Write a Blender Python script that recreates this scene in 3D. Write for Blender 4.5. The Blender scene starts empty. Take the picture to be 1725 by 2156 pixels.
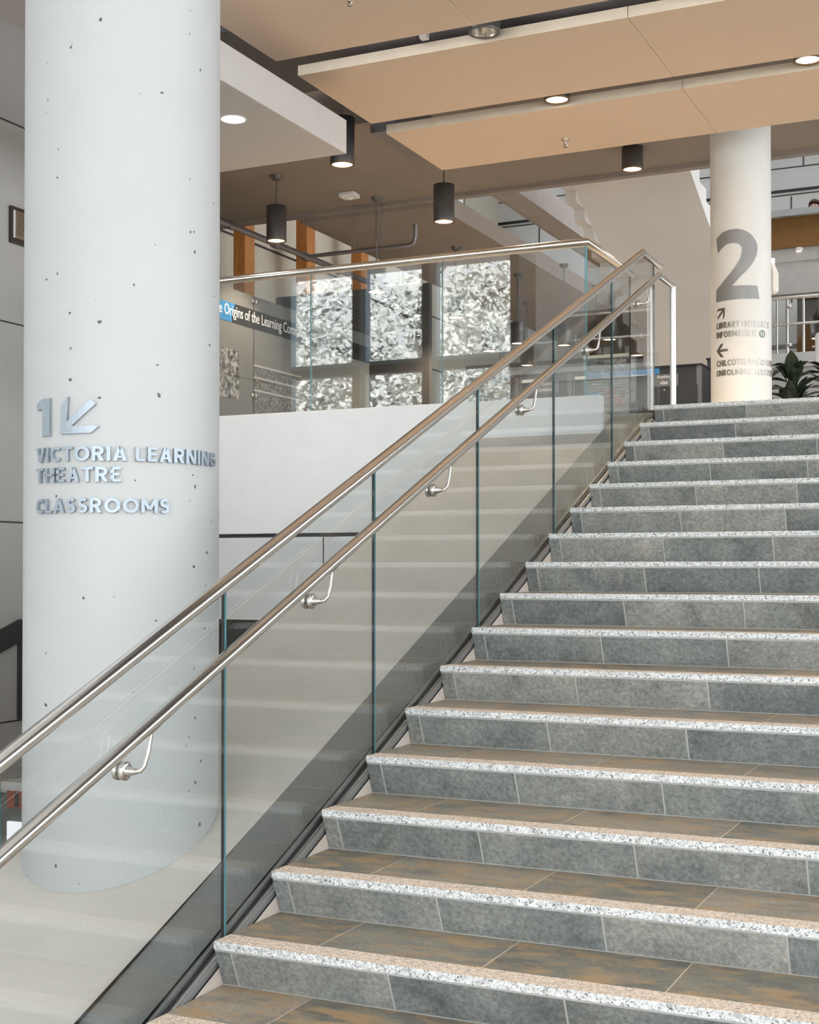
import bpy, bmesh, math, random
from mathutils import Vector, Matrix
SC = bpy.context.scene
COL = SC.collection
PI = math.pi
rnd = random.Random(7)

# ------------------------------------------------------------------ camera
cam_d = bpy.data.cameras.new('camera')
cam_d.sensor_fit = 'VERTICAL'
cam_d.sensor_height = 36.0
cam_d.lens = 48.08
cam_d.shift_y = 0.03508
cam_d.clip_end = 200
cam = bpy.data.objects.new('camera', cam_d)
COL.objects.link(cam)
cam.location = (2.6225, -3.6077, 1.4454)
cam.rotation_euler = (PI / 2 + 0.0158, 0, 0.43947)
SC.camera = cam

# ------------------------------------------------------------------ world, sun, exposure
W = bpy.data.worlds.new('daylight')
SC.world = W
W.use_nodes = True
bg = W.node_tree.nodes['Background']
bg.inputs['Color'].default_value = (0.93, 0.965, 1.0, 1)
bg.inputs['Strength'].default_value = 6.0
sun_d = bpy.data.lights.new('sun', 'SUN')
sun_d.energy = 110
sun_d.angle = 0.02
sun_d.color = (1, 0.97, 0.92)
sun = bpy.data.objects.new('sun', sun_d)
COL.objects.link(sun)
sun.rotation_euler = Vector((0.0, -0.78, -0.62)).to_track_quat('-Z', 'Y').to_euler()
SC.view_settings.view_transform = 'Standard'
SC.view_settings.look = 'None'
SC.view_settings.gamma = 1
SC.view_settings.exposure = 0.0
SC.view_settings.use_curve_mapping = False
SC.cycles.use_denoising = True
SC.cycles.max_bounces = 10
SC.cycles.diffuse_bounces = 5
SC.cycles.glossy_bounces = 5
SC.cycles.transmission_bounces = 6
SC.cycles.transparent_max_bounces = 40
SC.cycles.sample_clamp_indirect = 8
SC.cycles.caustics_reflective = False
SC.cycles.caustics_refractive = False

def portal(loc, direction, sx, sy):
    l = bpy.data.lights.new('window_portal', 'AREA')
    l.shape = 'RECTANGLE'
    l.size = sx
    l.size_y = sy
    l.cycles.is_portal = True
    o = bpy.data.objects.new('window_portal', l)
    o.location = loc
    o.rotation_euler = Vector(direction).to_track_quat('-Z', 'Z').to_euler()
    COL.objects.link(o)
    return o

portal((4.8, -8.95, 3.3), (0, 1, 0), 14.2, 6.2)        # curtain wall behind the camera
portal((11.9, 2.0, 4.0), (-1, 0, 0), 18.0, 5.0)       # added right-hand glazing
portal((11.9, 18.0, 7.2), (-1, 0, 0), 12.0, 5.0)      # added right clerestory brightening the far atrium
portal((-8.98, 18.0, 9.7), (1, 0, 0), 12.0, 2.2)       # added left clerestory brightening the far atrium
portal((-4.025, 1.5, 3.75), (0, 1, 0), 3.1, 2.6)      # side window facing the trees

# ------------------------------------------------------------------ materials
def lin(c):
    if isinstance(c, str):
        c = [int(c[i:i + 2], 16) / 255 for i in (0, 2, 4)]
    return tuple((x / 12.92 if x <= .04045 else ((x + .055) / 1.055) ** 2.4) for x in c) + (1,)

class NT:
    def __init__(s, name):
        s.m = bpy.data.materials.new(name)
        s.m.use_nodes = True
        s.t = s.m.node_tree
        s.b = s.t.nodes['Principled BSDF']
        s.out = s.t.nodes['Material Output']
    def n(s, kind, **kw):
        x = s.t.nodes.new(kind)
        for k, v in kw.items():
            if k in x.inputs.keys() if hasattr(x.inputs, 'keys') else False:
                x.inputs[k].default_value = v
            else:
                setattr(x, k, v)
        return x
    def l(s, a, ao, b, bi):
        s.t.links.new(a.outputs[ao], b.inputs[bi])
    def mapping(s, scale=(1, 1, 1), rot=(0, 0, 0), coord='Object'):
        tc = s.n('ShaderNodeTexCoord')
        mp = s.n('ShaderNodeMapping')
        mp.inputs['Scale'].default_value = scale
        mp.inputs['Rotation'].default_value = rot
        s.l(tc, coord, mp, 'Vector')
        return mp
    def noise(s, mp, scale, detail=4, rough=.55, dist=0):
        x = s.n('ShaderNodeTexNoise')
        x.inputs['Scale'].default_value = scale
        x.inputs['Detail'].default_value = detail
        x.inputs['Roughness'].default_value = rough
        x.inputs['Distortion'].default_value = dist
        if mp: s.l(mp, 0, x, 'Vector')
        return x
    def ramp(s, src, so, stops):
        r = s.n('ShaderNodeValToRGB')
        e = r.color_ramp.elements
        while len(e) > 1: e.remove(e[-1])
        e[0].position, e[0].color = stops[0][0], stops[0][1]
        for p, c in stops[1:]:
            k = e.new(p); k.color = c
        s.l(src, so, r, 'Fac')
        return r
    def mix(s, fac, a, b, mode='MIX'):
        x = s.n('ShaderNodeMix', data_type='RGBA', blend_type=mode)
        for v, i in ((fac, 0), (a, 6), (b, 7)):
            if isinstance(v, tuple) and len(v) == 2 and hasattr(v[0], 'outputs'):
                s.t.links.new(v[0].outputs[v[1]], x.inputs[i])
            else:
                x.inputs[i].default_value = v
        return (x, 2)
    def setc(s, src):
        s.t.links.new(src[0].outputs[src[1]], s.b.inputs['Base Color'])
    def bump(s, src, so, strength=.2, dist=.01):
        x = s.n('ShaderNodeBump')
        x.inputs['Strength'].default_value = strength
        x.inputs['Distance'].default_value = dist
        s.l(src, so, x, 'Height')
        s.l(x, 0, s.b, 'Normal')
    def p(s, rough=.5, metal=0, spec=.5):
        s.b.inputs['Roughness'].default_value = rough
        s.b.inputs['Metallic'].default_value = metal
        s.b.inputs['Specular IOR Level'].default_value = spec
        return s

def plain(name, c, rough=.6, metal=0, spec=.4, vary=.05, scale=6):
    k = NT(name).p(rough, metal, spec)
    c = lin(c) if isinstance(c, str) else tuple(c) + (1,)
    mp = k.mapping()
    nz = k.noise(mp, scale, 3)
    lo = tuple(x * (1 - vary) for x in c[:3]) + (1,)
    hi = tuple(min(1, x * (1 + vary)) for x in c[:3]) + (1,)
    r = k.ramp(nz, 0, [(.3, lo), (.7, hi)])
    k.setc((r, 0))
    return k.m

def emit(name, c, strength):
    k = NT(name)
    e = k.n('ShaderNodeEmission')
    e.inputs[0].default_value = tuple(c) + (1,)
    e.inputs[1].default_value = strength
    k.l(e, 0, k.out, 'Surface')
    return k.m

def glass(name, tint=(.90, .95, .94), ior=1.5):
    k = NT(name)
    geo = k.n('ShaderNodeNewGeometry')
    m = k.n('ShaderNodeMapRange')
    m.inputs['To Min'].default_value = ior
    m.inputs['To Max'].default_value = 1 / ior
    k.l(geo, 'Backfacing', m, 0)
    f = k.n('ShaderNodeFresnel')
    k.l(m, 0, f, 'IOR')
    t = k.n('ShaderNodeBsdfTransparent')
    t.inputs[0].default_value = tuple(math.sqrt(x) for x in tint) + (1,)
    g = k.n('ShaderNodeBsdfGlossy')
    g.inputs['Roughness'].default_value = 0
    mx = k.n('ShaderNodeMixShader')
    k.l(f, 0, mx, 0); k.l(t, 0, mx, 1); k.l(g, 0, mx, 2)
    k.l(mx, 0, k.out, 'Surface')
    return k.m

def slate(name, stops, streak=(1, 1, 1), warm=None):
    """slate look tile: clouds, fine mottling, thin pale scratches and a per-tile shift carried by the face attribute 'tile'"""
    k = NT(name).p(.42, 0, .45)
    at = k.n('ShaderNodeAttribute', attribute_name='tile')
    mp = k.mapping(streak)
    ad = k.n('ShaderNodeVectorMath', operation='ADD')
    k.l(mp, 0, ad, 0)
    sc = k.n('ShaderNodeVectorMath', operation='SCALE'); sc.inputs['Scale'].default_value = 37
    k.l(at, 'Vector', sc, 0); k.l(sc, 0, ad, 1)
    n1 = k.noise(ad, 4.2, 8, .68, .3)
    n2 = k.noise(ad, 60, 8, .75, .2)
    n3 = k.noise(ad, 7, 4, .6, .4)
    n4 = k.noise(ad, 16, 3, .55, 1.2)
    cr = k.ramp(n1, 0, stops)
    fine = k.ramp(n2, 0, [(.33, (.62, .62, .62, 1)), (.5, (1, 1, 1, 1)), (.68, (1.5, 1.5, 1.5, 1))])
    c = k.mix(1.0, (cr, 0), (fine, 0), 'MULTIPLY')
    tone = k.ramp(at, 'Fac', [(0, (.70, .74, .75, 1)), (.35, (.90, .95, .95, 1)), (1, (1.30, 1.27, 1.22, 1))])
    c = k.mix(1.0, c, (tone, 0), 'MULTIPLY')
    if warm:
        w = k.ramp(n3, 0, [(.46, (0, 0, 0, 1)), (.62, (.85, .85, .85, 1))])
        c = k.mix((w, 0), c, warm)
    else:
        # thin pale scratches: the zero line of a warped noise, kept only in patches
        d1 = k.n('ShaderNodeMath', operation='SUBTRACT'); k.l(n4, 0, d1, 0); d1.inputs[1].default_value = .52
        d2 = k.n('ShaderNodeMath', operation='ABSOLUTE'); k.l(d1, 0, d2, 0)
        ln = k.ramp(d2, 0, [(0, (.55, .55, .55, 1)), (.008, (0, 0, 0, 1))])
        pm = k.ramp(n3, 0, [(.52, (0, 0, 0, 1)), (.60, (1, 1, 1, 1))])
        mm = k.mix(1.0, (ln, 0), (pm, 0), 'MULTIPLY')
        c = k.mix(mm, c, (.42, .42, .40, 1))
    k.setc(c)
    k.bump(n2, 0, .3, .004)
    return k.m

def granite(name, c, dark):
    k = NT(name).p(.75, 0, .3)
    mp = k.mapping((1, 1, 1))
    v = k.n('ShaderNodeTexVoronoi'); v.inputs['Scale'].default_value = 210
    k.l(mp, 0, v, 'Vector')
    sp = k.n('ShaderNodeSeparateColor'); k.l(v, 'Color', sp, 0)
    n = k.noise(mp, 60, 5, .7)
    base = k.ramp(sp, 0, [(0, tuple(x * dark for x in c) + (1,)), (.16, tuple(x * .72 for x in c) + (1,)), (.3, tuple(c) + (1,)), (1, tuple(min(1, x * 1.18) for x in c) + (1,))])
    mot = k.ramp(n, 0, [(.32, (.6, .6, .6, 1)), (.5, (1, 1, 1, 1)), (.7, (1.1, 1.1, 1.1, 1))])
    k.setc(k.mix(1.0, (base, 0), (mot, 0), 'MULTIPLY'))
    k.bump(n, 0, .5, .004)
    return k.m

def concrete_paint(name, c):
    k = NT(name).p(.5, 0, .35)
    mp = k.mapping((1, 1, 1))
    v = k.n('ShaderNodeTexVoronoi'); v.inputs['Scale'].default_value = 17
    w = k.noise(mp, 55, 3)
    ad = k.n('ShaderNodeVectorMath', operation='MULTIPLY_ADD')
    k.l(w, 1, ad, 0); ad.inputs[1].default_value = (.022, .022, .022); k.l(mp, 0, ad, 2)
    k.l(ad, 0, v, 'Vector')
    sp = k.n('ShaderNodeSeparateColor'); k.l(v, 'Color', sp, 0)
    size = k.n('ShaderNodeMath', operation='MULTIPLY_ADD')      # only some cells carry a pit, of differing size
    k.l(sp, 0, size, 0); size.inputs[1].default_value = .34; size.inputs[2].default_value = -.212
    cmpn = k.n('ShaderNodeMath', operation='LESS_THAN')
    k.l(v, 'Distance', cmpn, 0); k.l(size, 0, cmpn, 1)
    n = k.noise(mp, 2.5, 3)
    base = k.ramp(n, 0, [(.3, tuple(x * .97 for x in c) + (1,)), (.7, tuple(c) + (1,))])
    k.setc(k.mix((cmpn, 0), (base, 0), (.09, .09, .09, 1)))
    return k.m

def brushed(name, c, rough=.26, streak=(1, 1, 1)):
    k = NT(name).p(rough, 1, .5)
    mp = k.mapping(streak)
    n = k.noise(mp, 40, 4)
    r = k.ramp(n, 0, [(.3, tuple(x * .86 for x in c) + (1,)), (.7, tuple(c) + (1,))])
    k.setc((r, 0))
    rr = k.n('ShaderNodeMapRange'); rr.inputs['To Min'].default_value = rough * .75; rr.inputs['To Max'].default_value = rough * 1.3
    k.l(n, 0, rr, 0); k.l(rr, 0, k.b, 'Roughness')
    return k.m

def wood(name, a, b, scale=(1, 1, 1)):
    k = NT(name).p(.5, 0, .4)
    mp = k.mapping(scale)
    n = k.noise(mp, 6, 6, .6, .8)
    r = k.ramp(n, 0, [(.3, lin(a)), (.7, lin(b))])
    k.setc((r, 0))
    return k.m

def panel_tan(name):
    k = NT(name).p(.7, 0, .3)
    mp = k.mapping((2.0, 60, 20))
    n = k.noise(mp, 6, 4, .6)
    mp2 = k.mapping((1, 1, 1))
    v = k.noise(mp2, 180, 2)
    r = k.ramp(n, 0, [(.3, (.70, .545, .415, 1)), (.7, (.79, .63, .49, 1))])
    r2 = k.ramp(v, 0, [(.35, (.88, .88, .88, 1)), (.6, (1, 1, 1, 1))])
    k.setc(k.mix(1.0, (r, 0), (r2, 0), 'MULTIPLY'))
    return k.m

def fins(name, c, axis, freq):
    """board with fine parallel ribs"""
    k = NT(name).p(.6, .3, .4)
    mp = k.mapping()
    s = k.n('ShaderNodeTexWave', wave_type='BANDS', bands_direction=axis)
    s.inputs['Scale'].default_value = freq
    k.l(mp, 0, s, 'Vector')
    r = k.ramp(s, 'Fac', [(.2, tuple(x * .3 for x in c) + (1,)), (.7, tuple(c) + (1,))])
    k.setc((r, 0))
    return k.m

def photo_mono(name, scale, lo=.03, hi=.45):
    k = NT(name).p(.5, 0, .3)
    mp = k.mapping((1, 1, 1))
    n = k.noise(mp, scale, 8, .75, .5)
    r = k.ramp(n, 0, [(.42, (lo, lo, lo, 1)), (.5, (hi * .4, hi * .4, hi * .38, 1)), (.58, (hi, hi, hi * .97, 1))])
    k.setc((r, 0))
    return k.m

M = {}
M['white'] = plain('white_paint', (.80, .80, .80), .6, vary=.02)
M['wall'] = plain('wall_panel_white', (.70, .70, .70), .55, vary=.02, scale=2)
M['wallgrey'] = plain('wall_panel_grey', (.44, .435, .43), .55, vary=.03, scale=2)
M['soffit'] = plain('soffit_white', (.57, .55, .54), .6, vary=.02)
M['seam'] = plain('dark_seam', (.05, .05, .05), .8)
M['ramp'] = plain('stringer_plaster', (.55, .51, .465), .6, vary=.04, scale=3)
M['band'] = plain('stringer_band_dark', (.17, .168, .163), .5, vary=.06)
M['column'] = concrete_paint('column_paint', (.455, .463, .463))
M['column2'] = plain('column_paint_smooth', (.78, .77, .74), .5, vary=.02)
M['granite_face'] = granite('granite_split_face', (.60, .605, .60), .2)
M['granite_top'] = granite('granite_top_warm_lit', (.76, .61, .49), .5)  # same granite, with warm light from above tinted into the colour
M['slate_r'] = slate('slate_riser', [(.30, (.125, .130, .128, 1)), (.43, (.205, .210, .205, 1)), (.58, (.265, .264, .255, 1)), (.75, (.35, .34, .325, 1))])
M['slate_t'] = slate('slate_tread', [(.30, (.13, .12, .108, 1)), (.45, (.22, .195, .165, 1)), (.6, (.29, .25, .20, 1)), (.78, (.36, .30, .23, 1))], (1, 2.2, 1), (.42, .27, .14, 1))  # same slate; warm ceiling light mixed in with its own brown patches
M['grout'] = plain('grout_light', (.50, .50, .48), .8)
M['grout_t'] = plain('grout_warm', (.62, .53, .43), .8)
M['steel'] = brushed('stainless_brushed', (.97, .93, .89), .17, (60, 1.5, 60))
M['steel_p'] = brushed('stainless_plain', (.70, .67, .63), .2)
M['alu'] = brushed('aluminium_letters', (.36, .41, .46), .45)
M['alu'].node_tree.nodes['Principled BSDF'].inputs['Metallic'].default_value = .65
M['alu_shoe'] = plain('aluminium_shoe', (.24, .24, .235), .45, .25)
M['letter_grey'] = plain('letter_grey', (.30, .30, .295), .4, .3)
M['letter_dark'] = brushed('letter_steel', (.46, .42, .38), .34)
M['glass'] = glass('balustrade_glass', (.93, .955, .945), 1.62)
M['glass_guard'] = glass('guard_glass', (.90, .92, .915), 1.85)
M['glass_clear'] = glass('window_glass', (.96, .98, .98))
k = NT('glass_edge_teal').p(.08, 0, .8)
k.b.inputs['Base Color'].default_value = (.13, .36, .40, 1)
M['glass_edge'] = k.m
M['tan'] = panel_tan('acoustic_panel_tan')
M['tan_edge'] = plain('panel_edge_daylit', (.84, .72, .58), .6)  # panel edges lightened for the daylight falling on them from the front
M['taupe'] = plain('taupe_ceiling', (.295, .247, .215), .7, vary=.04, scale=2)
M['taupe_l'] = plain('taupe_trim', (.30, .26, .24), .6)
M['deck'] = fins('metal_deck_dark', (.06, .065, .07), 'X', 9)
M['duct'] = brushed('duct_galvanised', (.30, .28, .29), .5)
M['lampbody'] = plain('lamp_body_anthracite', (.17, .165, .165), .38, .7)
M['lamprim'] = plain('lamp_rim_bronze', (.20, .13, .07), .35, .6)
M['reflector'] = brushed('lamp_reflector', (.75, .70, .64), .15)
M['lit'] = emit('lamp_glow', (1, .83, .62), 9)
M['lit_soft'] = emit('lamp_glow_soft', (1, .85, .66), 3)
M['timber'] = wood('timber_orange', 'a2622a', 'c98a48', (8, 8, .6))
M['woodband'] = wood('wood_band_brown', '6a4a24', '7d5a2e', (1, 4, 4))
M['cream'] = plain('cream_wall', (.60, .57, .49), .7)
M['concrete'] = plain('back_wall_grey', (.62, .62, .615), .7, vary=.03, scale=1)
M['flight'] = plain('flight_soffit_grey', (.72, .70, .685), .7, vary=.03, scale=1)
M['floor'] = plain('floor_tile', (.56, .52, .47), .45, vary=.08, scale=2)
M['walkway'] = plain('walkway_taupe', (.34, .31, .29), .6)
M['black'] = plain('black_satin', (.012, .012, .013), .45)
M['bin'] = plain('bin_charcoal', (.045, .045, .047), .45)
M['bin_trim'] = plain('bin_trim_grey', (.18, .18, .185), .4, .3)
M['textwhite'] = plain('text_white', (.85, .85, .83), .5)
M['bannerblack'] = plain('banner_black', (.012, .012, .012), .5)
M['bannerblue'] = plain('banner_blue', (.02, .18, .42), .5)
M['exhibit'] = plain('exhibit_board_grey', (.17, .17, .16), .4)
M['photo_a'] = photo_mono('archive_photo', 14)
M['photo_b'] = photo_mono('archive_photo_brick', 26, .08, .3)
M['stone'] = plain('photo_stone', (.40, .39, .36), .6)
M['red'] = plain('photo_red', (.42, .10, .08), .5)
M['navy'] = plain('navy_header', (.03, .045, .07), .5)
M['sign_blue'] = plain('sign_blue', (.02, .22, .55), .4)
M['leaf'] = plain('leaf_dark', (.035, .05, .03), .4, vary=.3, scale=20)
M['soil'] = plain('soil', (.05, .035, .02), .9)
M['pot'] = plain('pot_terracotta', (.28, .13, .05), .6)
k = NT('tree_leaf_pale').p(.6)
at = k.n('ShaderNodeAttribute', attribute_name='tile')
k.setc((k.ramp(at, 'Fac', [(0, (.12, .125, .12, 1)), (.5, (.6, .62, .6, 1)), (1, (.88, .89, .87, 1))]), 0))
M['treeleaf'] = k.m
M['bark'] = plain('tree_bark', (.045, .042, .04), .9, vary=.3)
M['mullion'] = plain('mullion_grey', (.22, .21, .205), .5)
M['mullion_b'] = plain('mullion_blue_white', (.55, .72, .88), .5)
M['ground'] = plain('ground_outside', (.22, .22, .21), .9)
M['skin'] = plain('skin', (.55, .33, .24), .5, vary=.03)
M['hair'] = plain('hair_brown', (.06, .03, .018), .5)
M['cloth'] = plain('cloth_grey', (.2, .21, .24), .8)
M['denim'] = plain('denim', (.05, .07, .13), .8)
M['lantern'] = plain('lantern_paper', (.80, .74, .66), .6)
M['screen'] = emit('screen_white', (.93, .95, 1), 1.1)
M['screen_red'] = plain('screen_red', (.40, .10, .055), .35)
M['plaque'] = plain('plaque_bronze', (.24, .19, .14), .35, .5)
M['plaque_f'] = plain('plaque_frame', (.06, .045, .035), .4, .4)
k = NT('blind_fabric').p(.8)
k.b.inputs['Base Color'].default_value = (.9, .9, .9, 1)
tl = k.n('ShaderNodeBsdfTranslucent'); tl.inputs[0].default_value = (.9, .9, .9, 1)
mx = k.n('ShaderNodeMixShader'); mx.inputs[0].default_value = .6
k.l(k.b, 0, mx, 1); k.l(tl, 0, mx, 2); k.l(mx, 0, k.out, 'Surface')
M['blind'] = k.m
k = NT('added_skylight_opal')
tl = k.n('ShaderNodeBsdfTranslucent'); tl.inputs[0].default_value = (.5, .5, .5, 1)
k.l(tl, 0, k.out, 'Surface')
M['added_skylight'] = k.m

# ------------------------------------------------------------------ mesh helpers
class MB:
    def __init__(s):
        s.v, s.f, s.mi, s.sm, s.att = [], [], [], [], []
    def add(s, vs, fs, mi=0, sm=False, att=0.0):
        o = len(s.v)
        s.v += [tuple(v) for v in vs]
        for f in fs:
            s.f.append(tuple(i + o for i in f)); s.mi.append(mi); s.sm.append(sm); s.att.append(att)
        return s
    def box(s, x0, x1, y0, y1, z0, z1, mi=0, att=0.0):
        vs = [(x, y, z) for x in (x0, x1) for y in (y0, y1) for z in (z0, z1)]
        return s.add(vs, [(0, 1, 3, 2), (4, 6, 7, 5), (0, 4, 5, 1), (2, 3, 7, 6), (0, 2, 6, 4), (1, 5, 7, 3)], mi, False, att)
    def prism(s, poly, axis, a, b, mi=0):
        """poly: 2-D points; axis 'x' -> (y,z), 'y' -> (x,z), 'z' -> (x,y)"""
        def P(p, t):
            return (t, p[0], p[1]) if axis == 'x' else ((p[0], t, p[1]) if axis == 'y' else (p[0], p[1], t))
        n = len(poly)
        vs = [P(p, a) for p in poly] + [P(p, b) for p in poly]
        fs = [tuple(range(n))[::-1], tuple(range(n, 2 * n))] + [(i, (i + 1) % n, n + (i + 1) % n, n + i) for i in range(n)]
        return s.add(vs, fs, mi)
    def tube(s, pts, r, seg=16, mi=0, caps=True, rx=None):
        """swept circle with mitred corners"""
        pts = [Vector(p) for p in pts]
        n = len(pts)
        rr = r if isinstance(r, (list, tuple)) else [r] * n
        d0 = (pts[1] - pts[0]).normalized()
        ref = Vector((0, 0, 1)) if abs(d0.z) < .9 else Vector((1, 0, 0))
        u = d0.cross(ref).normalized(); w = u.cross(d0).normalized()
        rings, prev = [], d0
        for i, p in enumerate(pts):
            a = (pts[i] - pts[i - 1]).normalized() if i else d0
            b = (pts[i + 1] - pts[i]).normalized() if i < n - 1 else a
            if i and (a - prev).length > 1e-6:
                q = prev.rotation_difference(a); u = q @ u; w = q @ w; prev = a
            t = (a + b)
            t = t.normalized() if t.length > 1e-6 else a
            ring = []
            for j in range(seg):
                th = 2 * PI * j / seg
                o = (u * math.cos(th) + w * math.sin(th)) * rr[i]
                k = o.dot(t) / max(.2, a.dot(t))
                ring.append(p + o - a * k)
            rings.append(ring)
            if i < n - 1 and (b - a).length > 1e-6:
                q = a.rotation_difference(b); u = q @ u; w = q @ w; prev = b
        vs = [v for r_ in rings for v in r_]
        fs = [(i * seg + j, i * seg + (j + 1) % seg, (i + 1) * seg + (j + 1) % seg, (i + 1) * seg + j) for i in range(n - 1) for j in range(seg)]
        s.add(vs, fs, mi, True)
        if caps:
            s.add(rings[0], [tuple(range(seg))[::-1]], mi)
            s.add(rings[-1], [tuple(range(seg))], mi)
        return s
    def lathe(s, prof, c=(0, 0, 0), seg=40, mi=0, axis='z', smooth=True, a0=0, a1=2 * PI):
        """prof: list of (r, h)"""
        full = abs(a1 - a0 - 2 * PI) < 1e-6
        ns = seg if full else seg + 1
        vs = []
        for r, h in prof:
            for j in range(ns):
                th = a0 + (a1 - a0) * j / seg
                x, y = r * math.cos(th), r * math.sin(th)
                p = (x, y, h) if axis == 'z' else ((h, x, y) if axis == 'x' else (y, h, x))
                vs.append((p[0] + c[0], p[1] + c[1], p[2] + c[2]))
        fs = []
        for i in range(len(prof) - 1):
            for j in range(seg):
                k = (j + 1) % ns
                fs.append((i * ns + j, i * ns + k, (i + 1) * ns + k, (i + 1) * ns + j))
        return s.add(vs, fs, mi, smooth)
    def disc(s, c, r, seg=32, mi=0, up=False):
        vs = [(c[0] + r * math.cos(2 * PI * j / seg), c[1] + r * math.sin(2 * PI * j / seg), c[2]) for j in range(seg)]
        f = tuple(range(seg))
        return s.add(vs, [f if up else f[::-1]], mi)
    def build(s, name, mats, parent=None, bevel=0, origin=None):
        me = bpy.data.meshes.new(name)
        o = Vector(origin) if origin else Vector((0, 0, 0))
        me.from_pydata([tuple(Vector(v) - o) for v in s.v], [], s.f)
        for m in (mats if isinstance(mats, (list, tuple)) else [mats]):
            me.materials.append(M[m] if isinstance(m, str) else m)
        me.polygons.foreach_set('material_index', s.mi)
        me.polygons.foreach_set('use_smooth', s.sm)
        if any(s.att):
            a = me.attributes.new('tile', 'FLOAT', 'FACE')
            a.data.foreach_set('value', s.att)
        me.validate(); me.update()
        ob = bpy.data.objects.new(name, me)
        ob.location = o
        COL.objects.link(ob)
        if parent:
            ob.parent = parent
            ob.location = o - world_loc(parent) if origin else -world_loc(parent)
        if bevel:
            b = ob.modifiers.new('bevel', 'BEVEL'); b.width = bevel; b.segments = 2; b.limit_method = 'ANGLE'
        return ob

def world_loc(o):
    p = Vector((0, 0, 0))
    while o:
        p += o.location; o = o.parent
    return p

def tag(o, label, cat, group=None, kind=None):
    o['label'] = label
    o['category'] = cat
    if group: o['group'] = group
    if kind: o['kind'] = kind
    return o

def thing(name, loc, label, cat, group=None):
    o = bpy.data.objects.new(name, None)
    o.empty_display_size = .1
    o.location = loc
    COL.objects.link(o)
    return tag(o, label, cat, group)

def struct(o, label=None):
    o['kind'] = 'structure'
    if label: o['label'] = label
    return o

def copy_tree(o, loc, label=None, group=None):
    def rec(x, par):
        c = x.copy(); COL.objects.link(c)
        if par: c.parent = par
        for ch in x.children: rec(ch, c)
        return c
    r = rec(o, None)
    r.location = loc
    if label: r['label'] = label
    if group: r['group'] = group
    return r

# text -> triangulated outline mesh in the unit frame (x, y in plane, z = extrusion)
def text_mesh(body, bold=.02, extr=.05, spacing=1.0):
    cu = bpy.data.curves.new('t', 'FONT')
    cu.body = body
    cu.size = 1
    cu.offset = bold
    cu.extrude = extr
    cu.space_character = spacing
    cu.resolution_u = 4
    ob = bpy.data.objects.new('t', cu)
    COL.objects.link(ob)
    dg = bpy.context.evaluated_depsgraph_get()
    me = bpy.data.meshes.new_from_object(ob.evaluated_get(dg))
    bpy.data.objects.remove(ob); bpy.data.curves.remove(cu)
    bm = bmesh.new(); bm.from_mesh(me); bpy.data.meshes.remove(me)
    return bm

def poly_bm(pts, extr=.05):
    bm = bmesh.new()
    f = bm.faces.new([bm.verts.new((x, y, -extr)) for x, y in pts])
    r = bmesh.ops.extrude_face_region(bm, geom=[f])
    for e in r['geom']:
        if isinstance(e, bmesh.types.BMVert): e.co.z = extr
    bmesh.ops.recalc_face_normals(bm, faces=bm.faces)
    bmesh.ops.triangulate(bm, faces=bm.faces[:])
    return bm

def bm_finish(bm, name, mat, parent, fn, fit=None, cuts=0):
    """fit the outline into fit=(u0,u1,v0,v1), then map (u, v, depth 0..1) through fn"""
    xs = [v.co.x for v in bm.verts]; ys = [v.co.y for v in bm.verts]; zs = [v.co.z for v in bm.verts]
    x0, x1, y0, y1, z0, z1 = min(xs), max(xs), min(ys), max(ys), min(zs), max(zs)
    for i in range(1, cuts):
        x = x0 + (x1 - x0) * i / cuts
        bmesh.ops.bisect_plane(bm, geom=bm.verts[:] + bm.edges[:] + bm.faces[:], plane_co=(x, 0, 0), plane_no=(1, 0, 0))
    for v in bm.verts:
        u = fit[0] + (fit[1] - fit[0]) * (v.co.x - x0) / (x1 - x0)
        w = fit[2] + (fit[3] - fit[2]) * (v.co.y - y0) / (y1 - y0)
        v.co = fn(u, w, (v.co.z - z0) / max(1e-9, z1 - z0))
    me = bpy.data.meshes.new(name)
    bm.to_mesh(me); bm.free()
    me.materials.append(M[mat] if isinstance(mat, str) else mat)
    ob = bpy.data.objects.new(name, me)
    COL.objects.link(ob)
    if parent:
        ob.parent = parent; ob.location = -world_loc(parent)
    return ob

def on_cyl(c, r, th):
    def fn(u, w, d):
        a = math.radians(u); rr = r + .0005 + d * th
        return Vector((c[0] + rr * math.cos(a), c[1] + rr * math.sin(a), w))
    return fn

# ------------------------------------------------------------------ dimensions
T, R = .38544, .165178           # tread run, riser height; nosing i at y=i*T, z=i*R
N0, N1 = -2, 16
FL = (N0 - 1) * R                # lower floor
L2 = N1 * R                      # level-two floor
XW = 4.4                         # stair width
YB = 5.91                        # face of the white mezzanine wall
S = R / T

# ================================================================== SETTING
def wallbox(name, m, *b, mi=0):
    return struct(MB().box(*b).build(name, m))

wallbox('floor', 'floor', -9, 12, -9, 26, FL - .2, FL)
struct(MB().box(-9, 12, 6.62, 26, L2 - .22, L2).box(-9, -.46, 6.02, 6.62, L2 - .22, L2).build('floor_upper', 'floor'))
# left lobby wall with its panel joints
o = MB().box(-5.8, -5.6, 1.56, 5.95, FL, 6.25)
wl = struct(o.build('wall_left', 'wallgrey'))
j = MB()
for z in (.123, 1.859, 3.600, 5.355): j.box(-5.6, -5.597, 1.6, 5.94, z - .007, z + .007)
struct(j.build('trim_1', 'seam'))
# dark stepped band on the left wall
struct(MB().prism([(4.6, .60), (5.80, 1.008), (5.93, 1.008), (5.93, .14), (5.79, .14), (5.79, .805), (4.6, .40)], 'x', -5.6, -5.575).build('trim_2', plain('trim_dark', (.055, .055, .055), .5)))
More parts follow.
